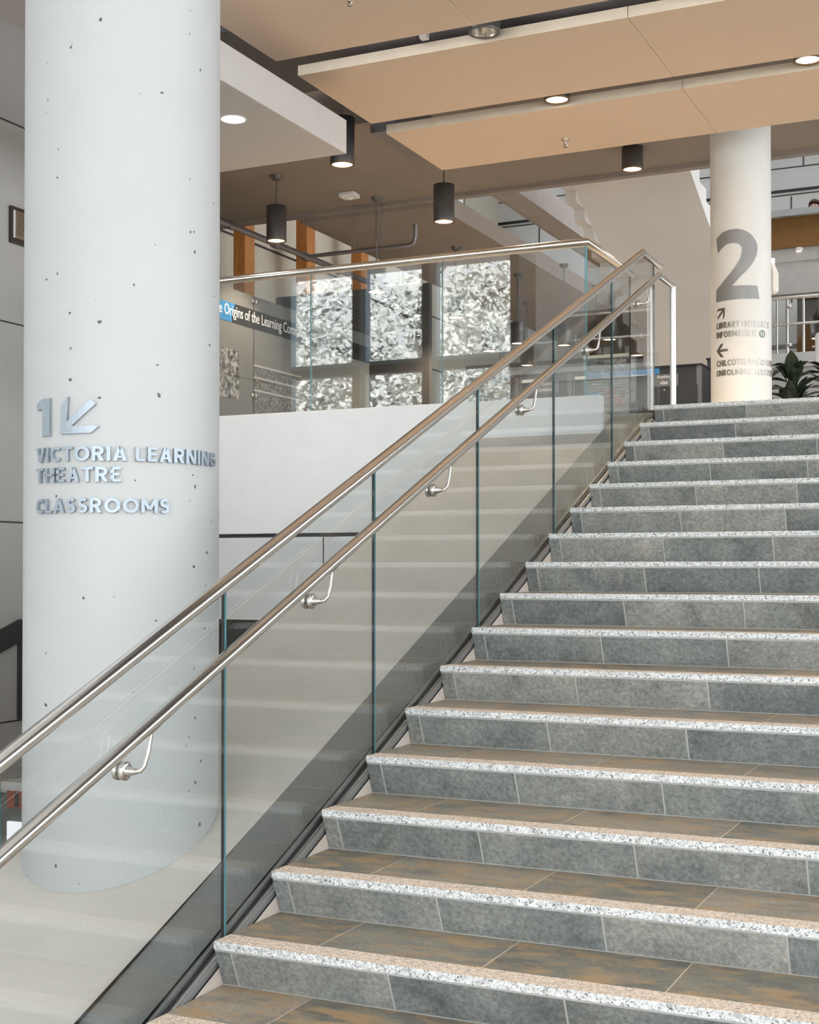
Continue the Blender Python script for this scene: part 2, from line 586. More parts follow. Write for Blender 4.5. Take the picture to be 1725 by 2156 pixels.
# window wall beside the lobby (facing the trees), only seen mirrored in the guard glass
wz0, wz1 = 2.35, 5.06
struct(MB().box(-5.8, -2.45, 1.4, 1.56, FL, wz0).box(-5.8, -2.45, 1.4, 1.56, wz1, 7.0).box(-5.8, -5.6, 1.4, 1.56, wz0, wz1).build('wall_front_left', 'wall'))
wf = MB()
for x in (-4.66, -3.77, -2.70): wf.box(x - .05, x + .05, 1.40, 1.56, wz0, wz1)
wf.box(-5.6, -2.45, 1.40, 1.55, 3.70, 3.80).box(-5.6, -2.45, 1.40, 1.56, wz0, wz0 + .08)
win = struct(wf.build('window_1', 'mullion'))
wb = MB()
for x in (-4.66, -3.77, -2.70): wb.box(x + .05, x + .13, 1.44, 1.561, wz0, wz1)
wb.box(-5.6, -5.52, 1.44, 1.561, wz0, wz1)
wb.box(-5.6, -2.45, 1.44, 1.562, 3.80, 3.84)
wb.build('window_reveal', 'mullion_b', win)
MB().box(-5.6, -2.45, 1.47, 1.48, wz0, wz1).build('window_pane', 'glass_clear', win)
MB().box(-5.6, -2.45, 1.50, 1.503, 4.86, wz1).build('window_blind', 'blind', win)
wallbox('wall_side', 'wall', -2.6, -2.45, -9, 1.56, FL, 7.0)
# curtain wall behind the camera
cw = MB()
cw.box(-2.45, 12, -9.1, -8.98, FL, .2).box(-2.45, 12, -9.1, -8.98, 6.4, 7.2)
struct(cw.build('wall_front', 'wall'))
cw = MB()
for i in range(9): cw.box(-2.4 + i * 1.78, -2.32 + i * 1.78, -9.1, -8.98, .2, 6.4)
for z in (2.2, 4.3): cw.box(-2.45, 12, -9.08, -9.0, z, z + .07)
w2 = struct(cw.build('window_2', 'mullion'))
MB().box(-2.4, 11.9, -9.05, -9.04, .2, 6.4).build('window_pane', 'glass_clear', w2)
# unseen right-hand wall; its windows are added to let in daylight
rw = MB()
rw.box(12, 12.2, -9, 26, FL, 1.4).box(12, 12.2, -9, 12, 6.5, 7.2).box(12, 12.2, 11, 26, 1.4, 4.7).box(12, 12.2, 12, 26, 9.7, 11.5).box(12, 12.2, 11, 12, 4.7, 7.2).box(12, 12.2, 24, 26, 4.7, 9.7).box(12, 12.2, -9, -7, 1.4, 6.5)
struct(rw.build('wall_right', 'wall'))
cw = MB()
for i in range(11): cw.box(12, 12.12, -7 + i * 1.8, -6.92 + i * 1.8, 1.4, 6.5)
for i in range(7): cw.box(12, 12.12, 12 + i * 2, 12.08 + i * 2, 4.7, 9.7)
w3 = struct(cw.build('window_added_right', 'mullion'))
MB().box(12.05, 12.06, -7, 11, 1.4, 6.5).box(12.05, 12.06, 12, 24, 4.7, 9.7).build('window_pane', 'glass_clear', w3)
# white mezzanine wall: upper board, shadow gap, lower board, dark opening below
MW = MB()
MW.box(-5.6, -.329, YB, YB + .10, 1.735, 2.711)
struct(MW.build('wall_mezzanine', 'white', bevel=.006))
struct(MB().box(-5.6, -1.36, YB + .02, YB + .10, 1.036, 1.705).build('wall_mezzanine_lower', 'wall'))
struct(MB().box(-5.6, -1.36, YB + .03, YB + .09, 1.705, 1.735).box(-2.622, -2.612, YB + .017, YB + .05, 1.036, 1.705).build('trim_3', 'seam'))
struct(MB().box(-5.6, -.34, 8.4, 8.6, FL, L2 - .2).build('wall_lower_back', plain('shade_wall', (.03, .03, .03), .7)))  # near-black colour stands in for the darkness inside the opening
wallbox('wall_left_return', 'wall', -9.2, -5.6, 5.95, 6.05, FL, 7.2)
struct(MB().box(-9.2, -9.0, 6.05, 26, FL, 8.6).box(-9.2, -9.0, 6.05, 12, 8.6, 11.5).box(-9.2, -9.0, 24, 26, 8.6, 11.5).box(-9.2, -9.0, 12, 24, 10.8, 11.5).build('wall_far_left', 'cream'))
cw = MB()  # unseen high windows on the left, added to brighten the far atrium
for i in range(7): cw.box(-9.15, -9.0, 12 + i * 1.98, 12.1 + i * 1.98, 8.6, 10.8)
w4 = struct(cw.build('window_added_left', 'mullion'))
MB().box(-9.1, -9.09, 12, 24, 8.6, 10.8).build('window_pane', 'glass_clear', w4)
# back wall with panel seams
struct(MB().box(-9.2, 12, 26, 26.2, FL, 11.5).build('wall_back', 'concrete'))
j = MB()
for z in (8.8, 9.4, 9.98, 10.4): j.box(-9, 12, 25.985, 26, z - .012, z + .012)
for x in (-9.6, -8.9, -8.2, -6.9, -5.6, -4.4, -3.3, -2.086, -.9, .3): j.box(x - .012, x + .012, 25.985, 26, 9.98, 11)
for x in (-8.0, -6.2, -4.5, -2.34, -.8): j.box(x - .012, x + .012, 25.985, 26, 7.1, 9.36)
struct(j.build('trim_4', 'seam'))
struct(MB().box(-9, 12, 25.95, 26, 9.46, 9.51).build('trim_5', 'black'))
wallbox('wall_added_backdrop', plain('added_backdrop_dark', (.09, .085, .08), .7), -8.4, -5.75, 14.9, 15.0, L2, 5.72)  # added dark backdrop, makes the window mirrored in the guard glass stand out
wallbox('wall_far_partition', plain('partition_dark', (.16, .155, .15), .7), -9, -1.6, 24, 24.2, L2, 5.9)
struct(MB().box(-9, 12, 23.97, 24.0, 3.9, 4.75).build('trim_6', 'woodband'))
struct(MB().box(-9, -1.6, 23.96, 24.0, 5.5, 5.8).build('trim_7', 'concrete'))
struct(MB().box(-9.2, -2, 9.3, 26.2, 11.5, 11.7).box(4, 12.2, 9.3, 26.2, 11.5, 11.7).box(-2, 4, 9.3, 15, 11.5, 11.7).box(-2, 4, 21, 26.2, 11.5, 11.7).build('ceiling_roof', 'wall'))
sk = MB()  # unseen roof light, added to brighten the far hall
for i in range(4): sk.box(-2, 4, 15 + i * 1.96, 15.1 + i * 1.96, 11.52, 11.68)
sk = struct(sk.build('window_added_roof', 'mullion'))
MB().box(-2, 4, 15, 21, 11.6, 11.603).build('window_pane', 'added_skylight', sk)
# ceilings
wallbox('ceiling', 'taupe', -9.2, 12.2, 9.35, 12.3, 6.2, 6.5)
struct(MB().box(-9.2, 12.2, 12.22, 12.34, 6.15, 6.22).build('trim_8', 'taupe_l'))
wallbox('ceiling_plenum', 'deck', -9.2, 12.2, 4.5, 9.35, 7.2, 7.35)
wallbox('ceiling_front', 'white', -2.6, 12.2, -9.1, 4.5, 7.0, 7.35)
wallbox('ceiling_lobby', 'soffit', -5.8, -4.35, 1.4, 6.05, 6.235, 6.45)
struct(MB().box(-4.35, -2.45, 1.4, 4.3, 6.235, 6.45).build('ceiling_lobby_edge', 'soffit'))
wallbox('wall_clerestory', 'taupe', -9.2, 12.2, 9.3, 9.36, 6.2, 11.6)
wallbox('ceiling_lounge', 'taupe', -6.5, -4.49, 12.34, 24, 6.1, 6.35)
struct(MB().box(-4.3, -2.818, 4.45, 6.70, 5.0, 5.29).build('ceiling_soffit', 'soffit', bevel=.006))
struct(MB().box(-3.9, -3.56, 12.4, 24, 6.3, 6.62).box(-3.98, -3.92, 12.4, 24, 6.33, 6.6).build('ceiling_walkway', 'walkway'))
struct(MB().box(-3.92, -3.90, 12.4, 24, 6.31, 6.6).build('trim_9', 'black'))
# upper flight seen from below (soffit slopes up towards the stair hall)
fl = MB()
pts = []
y, z = 21.4, 6.4 - .43 * (21.4 - 13)
prof = [(21.4, z), (12.45, 6.4 + .43 * .55)]
top = [(12.45, 6.4 + .43 * .55 + .22)]
n = 24
for i in range(n):
    y0 = 12.45 + (21.4 - 12.45) * i / n; y1 = 12.45 + (21.4 - 12.45) * (i + 1) / n
    zt = 6.4 - .43 * (y1 - 13) + .36
    top += [(y0, zt), (y1, zt)]
fl.prism(prof + top, 'x', -2.91, -1.39)
for i in range(n):
    y0 = 12.45 + (21.4 - 12.45) * i / n; y1 = 12.45 + (21.4 - 12.45) * (i + 1) / n
    zt = 6.4 - .43 * (y1 - 13) + .36
    fl.box(-3.05, -2.905, y0, y1, zt - .33, zt)
struct(fl.build('ceiling_flight', 'flight'))
# balcony levels at the right back
struct(MB().box(-1.9, 12, 18.0, 26, 6.93, 7.03).build('floor_balcony', plain('balcony_edge', (.33, .35, .36), .5)))
struct(MB().box(-1.9, 12, 18.1, 18.25, 6.45, 6.93).build('trim_10', 'woodband'))
struct(MB().box(-1.9, 12, 18.14, 18.3, 5.74, 6.45).box(-1.9, 12, 18.12, 18.14, 6.24, 6.255).build('wall_balcony', plain('balcony_grey', (.42, .405, .39), .6)))
struct(MB().box(-1.9, 12, 18.0, 24, 4.58, 4.80).box(-1.9, 12, 18.2, 18.4, L2, 4.58).build('floor_gallery', plain('gallery_edge', (.45, .45, .44), .6)))
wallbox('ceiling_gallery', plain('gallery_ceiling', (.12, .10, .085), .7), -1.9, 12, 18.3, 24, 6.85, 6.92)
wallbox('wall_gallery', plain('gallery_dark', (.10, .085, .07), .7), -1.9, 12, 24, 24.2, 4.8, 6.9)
struct(MB().box(-1.9, 12, 23.95, 24, 5.65, 6.25).build('trim_11', 'woodband'))
wallbox('ground', 'ground', -40, 30, -40, 1.39, FL - .35, FL - .2)

# ================================================================== STAIRCASE
st = thing('staircase', (2.2, 0, FL), 'wide slate tiled staircase with rough granite nosings climbing to the upper level', 'staircase')
RAKE = .062
for i in range(N0, N1 + 1):
    y, z = i * T, i * R
    g, dn = .0255, .1045
    # granite nosing: split front face (mat 0), top tinted with warm light (mat 1); uneven front edge
    nb = MB()
    nx = 220
    vs, fs, mi = [], [], []
    rows = [(-.0005, -g), (0, -g * .55), (0, -.003), (.004, 0), (dn, 0), (dn, -g)]
    for a in range(nx + 1):
        x = XW * a / nx
        jx = rnd.uniform(-.0028, .0028); jz = rnd.uniform(-.0012, .0012)
        for b, (dy, dz) in enumerate(rows):
            vs.append((x, y + dy + (jx * (1 - .3 * b) if b < 3 else jx * .4 if b == 3 else 0), z + dz + (jz if b in (0, 2) else 0)))
    nr = len(rows)
    for a in range(nx):
        for b in range(nr - 1):
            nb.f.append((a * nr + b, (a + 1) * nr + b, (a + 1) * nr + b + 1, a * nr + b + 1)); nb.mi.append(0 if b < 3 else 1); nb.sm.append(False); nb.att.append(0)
    nb.v = vs
    nb.f += [tuple(range(nr)), tuple(nx * nr + b for b in range(nr))[::-1]]; nb.mi += [0, 0]; nb.sm += [False] * 2; nb.att += [0, 0]
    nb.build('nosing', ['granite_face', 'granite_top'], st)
    # raked riser: grout backing and tile slabs
    rb = MB()
    zt, zb = z - g, z - R
    def rq(x0, x1, za, zb_, off, mi, att=0.):
        def yy(zz): return y + .004 + RAKE * (zt - zz) / (zt - zb) - off
        rb.add([(x0, yy(za), za), (x1, yy(za), za), (x1, yy(zb_), zb_), (x0, yy(zb_), zb_)], [(3, 2, 1, 0)], mi, False, att)
    rq(0, XW, zt, zb, 0, 1)
    edges = [0] + [.0637 + .6001 * q for q in range(8)] + [XW]
    for a, b in zip(edges, edges[1:]):
        if b - a < .02: continue
        rq(a + (.003 if a else 0), b - .003, zt - .0085, zb + .0035, .0012, 0, rnd.random() * .98 + .01)
    rb.add([(0, y + .004, zt), (0, y + .004 + RAKE, zb), (0, y + .12, zb), (0, y + .12, zt)], [(0, 1, 2, 3)], 0, False, .4)
    rb.build('riser', ['slate_r', 'grout'], st)
    # tread tiles behind the nosing
    tb = MB()
    ye = y + T + RAKE + .004
    if i < N1:
        tb.add([(0, y + dn, z - .001), (XW, y + dn, z - .001), (XW, ye, z - .001), (0, ye, z - .001)], [(0, 1, 2, 3)], 1)
        off = .353
        xs = [0] + [off + .6001 * q for q in range(7)] + [XW]
        for a, b in zip(xs, xs[1:]):
            if b - a > .02:
                tb.box(a + (.003 if a else 0), b - .003, y + dn + .003, ye - .005, z - .008, z, 0, rnd.random() * .98 + .01)
    else:
        tb.box(0, XW, y + dn, 6.62, z - .02, z, 0, .5)
    tb.build('tread', ['slate_t', 'grout_t'], st)

def slope_poly(h, y0, y1, base):
    return [(y0, base), (y0, S * y0 + h), (y1, S * y1 + h), (y1, base)]
# sloping stringer beside the stair: light plaster and dark band, white kerb
y0 = -1.0
MB().prism(slope_poly(-.10, y0, YB - .001, FL + .001), 'x', -1.36, -.329).build('stringer_slab', 'ramp', st)
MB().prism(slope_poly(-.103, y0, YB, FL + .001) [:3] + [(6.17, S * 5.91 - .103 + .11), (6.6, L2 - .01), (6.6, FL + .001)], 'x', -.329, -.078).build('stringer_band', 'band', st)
MB().prism(slope_poly(-.121, y0, 6.2, FL + .001), 'x', -.078, -.004).build('stringer_kerb', plain('kerb_primer', (.62, .55, .49), .6), st)

# glass channel
bal = thing('stair_balustrade', (-.052, 2.6, 1.05), 'glass stair balustrade with two brushed steel handrails, set in a grey channel beside the steps', 'balustrade')
def slab(x0, x1, h0, h1, ya=-1.0, yb=6.19):
    return MB().prism([(ya, S * ya + h0), (ya, S * ya + h1), (yb, S * yb + h1), (yb, S * yb + h0)], 'x', x0, x1)
sh = slab(-.078, -.0605, -.12, -.085)
for a_ in (slab(-.0435, -.033, -.13, -.102), slab(-.029, -.012, -.13, -.102)): sh.add(a_.v, a_.f)
sh = sh.build('channel', 'alu_shoe', bal)
gk = slab(-.033, -.029, -.13, -.099).build('channel_bead', 'steel_p'); gk.parent = sh
gk = slab(-.012, -.0055, -.16, -.119).build('gasket', 'black'); gk.parent = sh

# glass panels of the stair balustrade
def pane(poly, x0, x1, axis, parent, g='glass'):
    mb = MB().prism(poly, axis, x0, x1)
    n = len(poly)
    mb.mi = [0, 0] + [2 if axis == 'x' and poly[(i + 1) % n][0] > poly[i][0] - 1e-6 and poly[(i + 1) % n][1] > poly[i][1] + .3 else 1 for i in range(n)]
    return mb.build('glass_panel', [g, 'glass_edge', 'black'], parent)
def rail_z(y): return .9045 + (3.745 - .905) / (6.063 + .618) * (y + .618)
def rail2_z(y): return .663 + (3.600 - .663) / (6.202 + .708) * (y + .708)
gy = [-1.05, -.664, .526, 1.715, 2.905, 4.094, 5.281, 6.36]
for i in range(7):
    a, b = gy[i] + .006, gy[i + 1] - .006
    bot = lambda y: S * min(y, 6.19) - .096
    pane([(a, bot(a)), (b, bot(b)), (b, min(rail_z(b), 3.745) - .012), (a, rail_z(a) - .012)] if b < 6.1 else
         [(a, bot(a)), (6.19, bot(6.19)), (b, bot(6.19)), (b, 3.733), (6.063, 3.733), (a, rail_z(a) - .012)], -.0585, -.0455, 'x', bal)

# upper handrail on the glass
hr = MB().tube([(-.052, -1.4, rail_z(-1.05)), (-.052, -1.05, rail_z(-1.05)), (-.052, 6.063, 3.745), (-.052, 6.54, 3.745)], .0255, 28).build('handrail', 'steel', bal)
hr['label'] = 'upper handrail capping the glass'
cj = MB()
for y in (4.55,):
    d = Vector((0, 1, (3.745 - .905) / 6.681)).normalized()
    p = Vector((-.052, y, rail_z(y)))
    cj.tube([p - d * .002, p + d * .002], .0258, 28, caps=False)
cj.build('rail_joint', 'black', hr)

# lower handrail on brackets
lr = MB().tube([(.03, -1.4, rail2_z(-1.05)), (.03, -1.05, rail2_z(-1.05)), (.03, 6.202, 3.600), (.03, 6.625, 3.600)], .0235, 28).build('handrail', 'steel', bal)
lr['label'] = 'lower handrail on curved brackets, returning to a post'
MB().tube([(.03, 6.605, L2 + .001), (.03, 6.605, 3.60)], .0235, 24).build('post', 'steel_p', lr)
MB().lathe([(.0235, .012), (.045, .012), (.045, .001)], (.03, 6.605, L2), 24).build('post_flange', 'steel_p', lr)
for y in (-.066, 1.137, 2.318, 3.515, 4.70, 5.89):
    zr = rail2_z(y + .06)
    zc = rail2_z(y) - .128
    br = MB()
    br.tube([(-.040, y, zc), (-.030, y, zc), (.006, y, zc + .001)], [.0195, .0175, .0095], 16)
    br.tube([(-.012, y, zc), (.004, y, zc), (.020, y + .004, zc + .004), (.028, y + .012, zc + .018), (.0300, y + .030, zc + .06), (.030, y + .050, zr - .012)], .0072, 12)
    sl = Vector((0, 1, .425)).normalized()
    p = Vector((.03, y + .055, rail2_z(y + .055) - .0245))
    br.tube([p - sl * .03, p + sl * .03], .008, 10)
    br.lathe([(0, -.0445), (.030, -.0445), (.030, -.032), (.024, -.028), (0, -.028)], (0, y, zc), 28, axis='x')
    br.lathe([(0, -.0595), (.030, -.0595), (.030, -.068), (0, -.068)], (0, y, zc), 28, axis='x')
    br.build('bracket', 'steel_p', lr)

# ================================================================== GUARD ON THE MEZZANINE
gx = [-5.55, -3.92, -2.765, -1.609, -.462]
gd = thing('guard_balustrade', (-2.5, 5.99, 3.0), 'frameless glass guard with a polished steel rail on top of the white mezzanine wall', 'balustrade')
for i in range(4):
    pane([(gx[i] + .005, 2.715), (gx[i + 1] - .005, 2.715), (gx[i + 1] - .005, 3.825), (gx[i] + .005, 3.825)], 5.984, 5.996, 'y', gd, 'glass_guard')
pane([(6.0, L2 + .001), (7.14, L2 + .001), (7.14, 3.825), (6.0, 3.825)], -.465, -.453, 'x', gd)
MB().tube([(-5.55, 5.99, 3.846), (-.459, 5.99, 3.846), (-.459, 7.20, 3.846)], .031, 28).build('handrail', 'steel_p', gd)

# ================================================================== COLUMNS AND THEIR SIGNS
c1, r1 = (-.900, 1.060), .401
colm = MB()
# the shaft ends on the sloping stringer, so its foot follows the slope
seg = 96
vs = []
for j in range(seg):
    th = 2 * PI * j / seg
    x, y = c1[0] + r1 * math.cos(th), c1[1] + r1 * math.sin(th)
    vs += [(x, y, S * y - .099), (x, y, 7.0)]
colm.add(vs, [(2 * j, 2 * ((j + 1) % seg), 2 * ((j + 1) % seg) + 1, 2 * j + 1) for j in range(seg)], 0, True)
tag(colm.build('column', 'column', origin=(c1[0], c1[1], .3)), 'large white pitted concrete column in the left foreground, standing on the sloping stringer', 'column')
c2, r2 = (-.213, 10.31), .30
tag(MB().lathe([(r2, L2), (r2, 6.2)], (c2[0], c2[1], 0), 80).build('column', 'column2', origin=(c2[0], c2[1], L2)), 'slimmer smooth white column on the upper landing with a big grey numeral two', 'column')

# bold sans capitals drawn as strokes (unit height, stroke .2)
def ribbon(pts, t=.2):
    n = len(pts); L_, R_ = [], []
    for i, p in enumerate(pts):
        a = Vector(pts[i]) - Vector(pts[i - 1]) if i else None
        b = Vector(pts[i + 1]) - Vector(p) if i < n - 1 else None
        a = a.normalized() if a else b.normalized(); b = b.normalized() if b else a
        m = (a + b).normalized(); nv = Vector((-m.y, m.x)); k = t / 2 / max(.5, m.dot(a))
        L_.append((p[0] + nv.x * k, p[1] + nv.y * k)); R_.append((p[0] - nv.x * k, p[1] - nv.y * k))
    return [[R_[i], R_[i + 1], L_[i + 1], L_[i]] for i in range(n - 1)]
def arc(cx, cy, rx, ry, a0, a1, n=14):
    return [(cx + rx * math.cos(math.radians(a0 + (a1 - a0) * i / n)), cy + ry * math.sin(math.radians(a0 + (a1 - a0) * i / n))) for i in range(n + 1)]
def rect(x0, x1, y0, y1): return [[(x0, y0), (x1, y0), (x1, y1), (x0, y1)]]
def para(xb_, yb, xt, yt, w=.225): return [[(xb_ - w / 2, yb), (xb_ + w / 2, yb), (xt + w / 2, yt), (xt - w / 2, yt)]]
ST = rect(0, .2, 0, 1)
GL = {
 'I': (.2, ST), 'L': (.54, ST + rect(0, .54, 0, .18)), 'E': (.56, ST + rect(0, .56, 0, .18) + rect(0, .56, .82, 1) + rect(0, .50, .42, .59)),
 'F': (.54, ST + rect(0, .54, .82, 1) + rect(0, .48, .42, .59)), 'T': (.68, rect(.24, .44, 0, 1) + rect(0, .68, .82, 1)),
 'H': (.74, ST + rect(.54, .74, 0, 1) + rect(0, .74, .42, .6)), 'V': (.76, para(.38, 0, .115, 1) + para(.38, 0, .645, 1)),
 'A': (.78, para(.115, 0, .39, 1) + para(.665, 0, .39, 1) + rect(.2, .58, .2, .36)),
 'N': (.78, ST + rect(.58, .78, 0, 1) + para(.66, 0, .12, 1, .24)), 'M': (.96, ST + rect(.76, .96, 0, 1) + para(.48, .2, .125, 1, .22) + para(.48, .2, .835, 1, .22)),
 'O': (.90, ribbon(arc(.45, .5, .35, .41, 0, 360, 28))), 'C': (.70, ribbon(arc(.44, .5, .34, .41, 48, 312, 20))),
 'G': (.78, ribbon(arc(.44, .5, .34, .41, 48, 318, 20)) + rect(.58, .78, .10, .52) + rect(.44, .78, .38, .54)),
 'D': (.78, ST + ribbon([(.1, .91), (.3, .91)] + arc(.3, .5, .38, .41, 88, -88, 16) + [(.3, .09), (.1, .09)])),
 'R': (.70, ST + ribbon([(.1, .91), (.34, .91)] + arc(.34, .69, .23, .22, 85, -85, 12) + [(.34, .47), (.1, .47)]) + para(.585, 0, .34, .47, .235)),
 'B': (.66, ST + ribbon([(.1, .91), (.32, .91)] + arc(.32, .72, .18, .19, 85, -85, 10) + [(.32, .53), (.1, .53)]) + ribbon([(.1, .53), (.34, .53)] + arc(.34, .31, .22, .22, 85, -85, 10) + [(.34, .09), (.1, .09)])),
 'Y': (.72, para(.36, .38, .115, 1) + para(.36, .38, .605, 1) + rect(.26, .46, 0, .46)),
 'S': (.60, ribbon(arc(.31, .705, .20, .205, 35, 250, 14) + arc(.29, .295, .20, .205, 75, -145, 14))),
}
def letters_bm(s_, gap=.13, space=.34, t=.05):
    bm = bmesh.new(); x = 0
    for ch in s_:
        if ch == ' ': x += space; continue
        w, qs = GL[ch]
        for q in qs:
            lo = [bm.verts.new((x + p[0], p[1], -t)) for p in q]; hi = [bm.verts.new((x + p[0], p[1], t)) for p in q]
            for f in [lo[::-1], hi] + [[lo[k], lo[(k + 1) % 4], hi[(k + 1) % 4], hi[k]] for k in range(4)]: bm.faces.new(f)
        x += w + gap
    return bm

s1 = thing('wayfinding_sign', (c1[0], c1[1], 1.9), 'raised metal lettering on the big column pointing down to level one, theatre and classrooms', 'sign')
f1 = on_cyl(c1, r1, .012)
AR = [(0, 0), (.028, .78), (.22, 1), (.183, .336), (.797, .922), (.923, .795), (.309, .205), (1, .205), (.807, .018)]
bm_finish(poly_bm([(0, .865), (.49, 1), (1, 1), (1, 0), (.48, 0), (.48, .74), (.06, .70)][::-1]), 'numeral', 'alu', s1, f1, (-107.3, -96.2, 1.971, 2.119), 3)
bm_finish(poly_bm(AR), 'arrow', 'alu', s1, f1, (-88.5, -65.6, 1.975, 2.121), 6)
bm_finish(letters_bm('VICTORIA LEARNING'), 'lettering', 'alu', s1, f1, (-107.4, 12.6, 1.868, 1.926), 60)
bm_finish(letters_bm('THEATRE'), 'lettering', 'alu', s1, f1, (-107.6, -53.9, 1.787, 1.845), 24)
bm_finish(letters_bm('CLASSROOMS'), 'lettering', 'alu', s1, f1, (-107.6, -26.9, 1.666, 1.724), 40)

s2 = thing('wayfinding_sign', (c2[0], c2[1], 4), 'grey numeral two with directions to library entrance and boardroom on the landing column', 'sign')
f2 = on_cyl(c2, r2, .004)
TWO = [(-130, 4.757), (-122, 4.787), (-114.3, 4.808), (-106.5, 4.820), (-98.9, 4.826), (-90.5, 4.827), (-82.6, 4.824), (-75, 4.814), (-67.9, 4.797), (-61, 4.774), (-55.2, 4.746), (-50.5, 4.712), (-47.6, 4.682), (-46.3, 4.650), (-46.2, 4.623), (-46.9, 4.590), (-48.6, 4.557), (-52, 4.516), (-56.8, 4.476), (-68.2, 4.403), (-82.9, 4.327), (-94.9, 4.262),
       (-46.8, 4.258), (-42.5, 4.128), (-130.7, 4.122), (-130.6, 4.242), (-117.9, 4.290), (-100.5, 4.376), (-87.8, 4.454), (-79.1, 4.530), (-76.2, 4.595), (-75.9, 4.621), (-77, 4.643), (-79, 4.659), (-82.3, 4.674), (-86.4, 4.684), (-95.1, 4.691), (-105.7, 4.683), (-116, 4.653), (-125.1, 4.611)]
bm_finish(poly_bm(TWO[::-1]), 'numeral', 'letter_grey', s2, f2, (-130.7, -42.5, 4.122, 4.827), 30)
UP = [(1 - x, 1 - y) for x, y in AR]
bm_finish(poly_bm(UP), 'arrow', 'letter_dark', s2, f2, (-129.5, -109.3, 3.94, 4.054), 6)
bm_finish(letters_bm('LIBRARY ENTRANCE'), 'lettering', 'letter_dark', s2, f2, (-129.7, -14.75, 3.850, 3.912), 60)
bm_finish(letters_bm('INFORMATION'), 'lettering', 'letter_dark', s2, f2, (-129.7, -48.9, 3.757, 3.818), 40)
ib = bmesh.new()
nn = 28
ri = [ib.verts.new((.5 + .5 * math.cos(2 * PI * q / nn), .5 + .5 * math.sin(2 * PI * q / nn), 0)) for q in range(nn)]
rj = [ib.verts.new((.5 + .36 * math.cos(2 * PI * q / nn), .5 + .36 * math.sin(2 * PI * q / nn), 0)) for q in range(nn)]
for q in range(nn): ib.faces.new((ri[q], ri[(q + 1) % nn], rj[(q + 1) % nn], rj[q]))
ib.faces.new([ib.verts.new(p) for p in ((.43, .22, 0), (.57, .22, 0), (.57, .78, 0), (.43, .78, 0))])
bm_finish(ib, 'information_symbol', plain('symbol_teal', (.16, .27, .26), .5), s2, lambda u, w, d: f2(u, w, 1), (-42.7, -28.1, 3.747, 3.822))
LF = [(0, .5), (.42, 1), (.66, 1), (.32, .59), (1, .59), (1, .41), (.32, .41), (.66, 0), (.42, 0)]
bm_finish(poly_bm(LF[::-1]), 'arrow', 'letter_dark', s2, f2, (-130, -103.6, 3.563, 3.696), 8)
bm_finish(letters_bm('CHILCOTIN BOARDROOM'), 'lettering', 'letter_dark', s2, f2, (-129.7, 14, 3.472, 3.533), 60)
bm_finish(letters_bm('ENROLMENT SERVICES'), 'lettering', 'letter_dark', s2, f2, (-129.7, 2.6, 3.376, 3.434), 60)

# ================================================================== CEILING PANELS, LAMPS, DUCTS
rows = [(4.62, 5.99, [-3.1, -1.335, 1.52, 4.38], ['left tan acoustic panel of the nearest ceiling row', 'middle tan acoustic panel of the nearest ceiling row', 'right tan acoustic panel of the nearest ceiling row']),
        (6.35, 7.72, [-3.1, -.243, 2.615, 4.38], ['left tan acoustic panel of the middle ceiling row', 'right tan acoustic panel of the middle ceiling row', 'outer tan acoustic panel of the middle ceiling row beyond the frame']),
        (8.04, 9.36, [-3.1, -.243, 2.615, 4.38], ['left tan acoustic panel of the far ceiling row', 'right tan acoustic panel of the far ceiling row', 'outer tan acoustic panel of the far ceiling row beyond the frame'])]
panels = []
for y0, y1, xs, labs in rows:
    for a, b, lb in list(zip(xs, xs[1:], labs))[:2]:
        mb = MB().box(a + .003, b - .003, y0, y1, 5.6, 5.685)
        mb.mi = [1, 1, 1, 1, 0, 0]
        o = mb.build('ceiling_panel', ['tan', 'tan_edge'])
        panels.append(o)
        tag(o, lb, 'ceiling panel', 'tan acoustic ceiling panels')

lamp_lights = []
def spot(loc, power, angle=2.0, blend=.6, color=(1, .80, .58), parent=None, r=.09):
    l = bpy.data.lights.new('bulb', 'SPOT')
    l.energy = power; l.spot_size = angle; l.spot_blend = blend; l.color = color; l.shadow_soft_size = r
    o = bpy.data.objects.new('bulb', l)
    o.location = loc
    COL.objects.link(o)
    return o

def lamp_body(root, z, r, h, glow='lit', off=False):
    """cylinder lamp, open at the bottom edge z; root at lamp axis on bottom"""
    x, y = root.location.x, root.location.y
    MB().lathe([(0, z + h), (r, z + h), (r, z + .012)], (x, y, 0), 40).build('lamp_body', 'lampbody', root)
    MB().lathe([(r, z + .014), (r * 1.01, z), (r * .87, z), (r * .80, z + .03)], (x, y, 0), 40).build('rim', 'lamprim' if not off else 'lampbody', root)
    if off:
        MB().lathe([(r * .83, z + .006), (r * .72, z + .10), (r * .3, z + .16), (0, z + .165)], (x, y, 0), 40).build('reflector', 'reflector', root)
        MB().lathe([(0, z + .07), (.022, z + .08), (.03, z + .11), (.02, z + .16)], (x, y, 0), 20).build('bulb', 'lit_soft', root)
    else:
        MB().disc((x, y, z + .012), r * .84).build('diffuser', glow, root)

def pendant(name, x, y, z, top, label, r=.12, h=.33, off=False, power=0, group='cylinder pendant lamps'):
    t = thing(name, (x, y, z), label, 'pendant lamp', group)
    lamp_body(t, z, r, h, off=off)
    if top - z - h > .05:
        MB().tube([(x, y, z + h), (x, y, top)], .009, 10).build('stem', 'lampbody', t)
        MB().lathe([(0, top - .055), (.05, top - .05), (.075, top - .012), (.075, top)], (x, y, 0), 28).build('canopy', 'lampbody', t)
    if power: spot((x, y, z - .02), power)
    return t
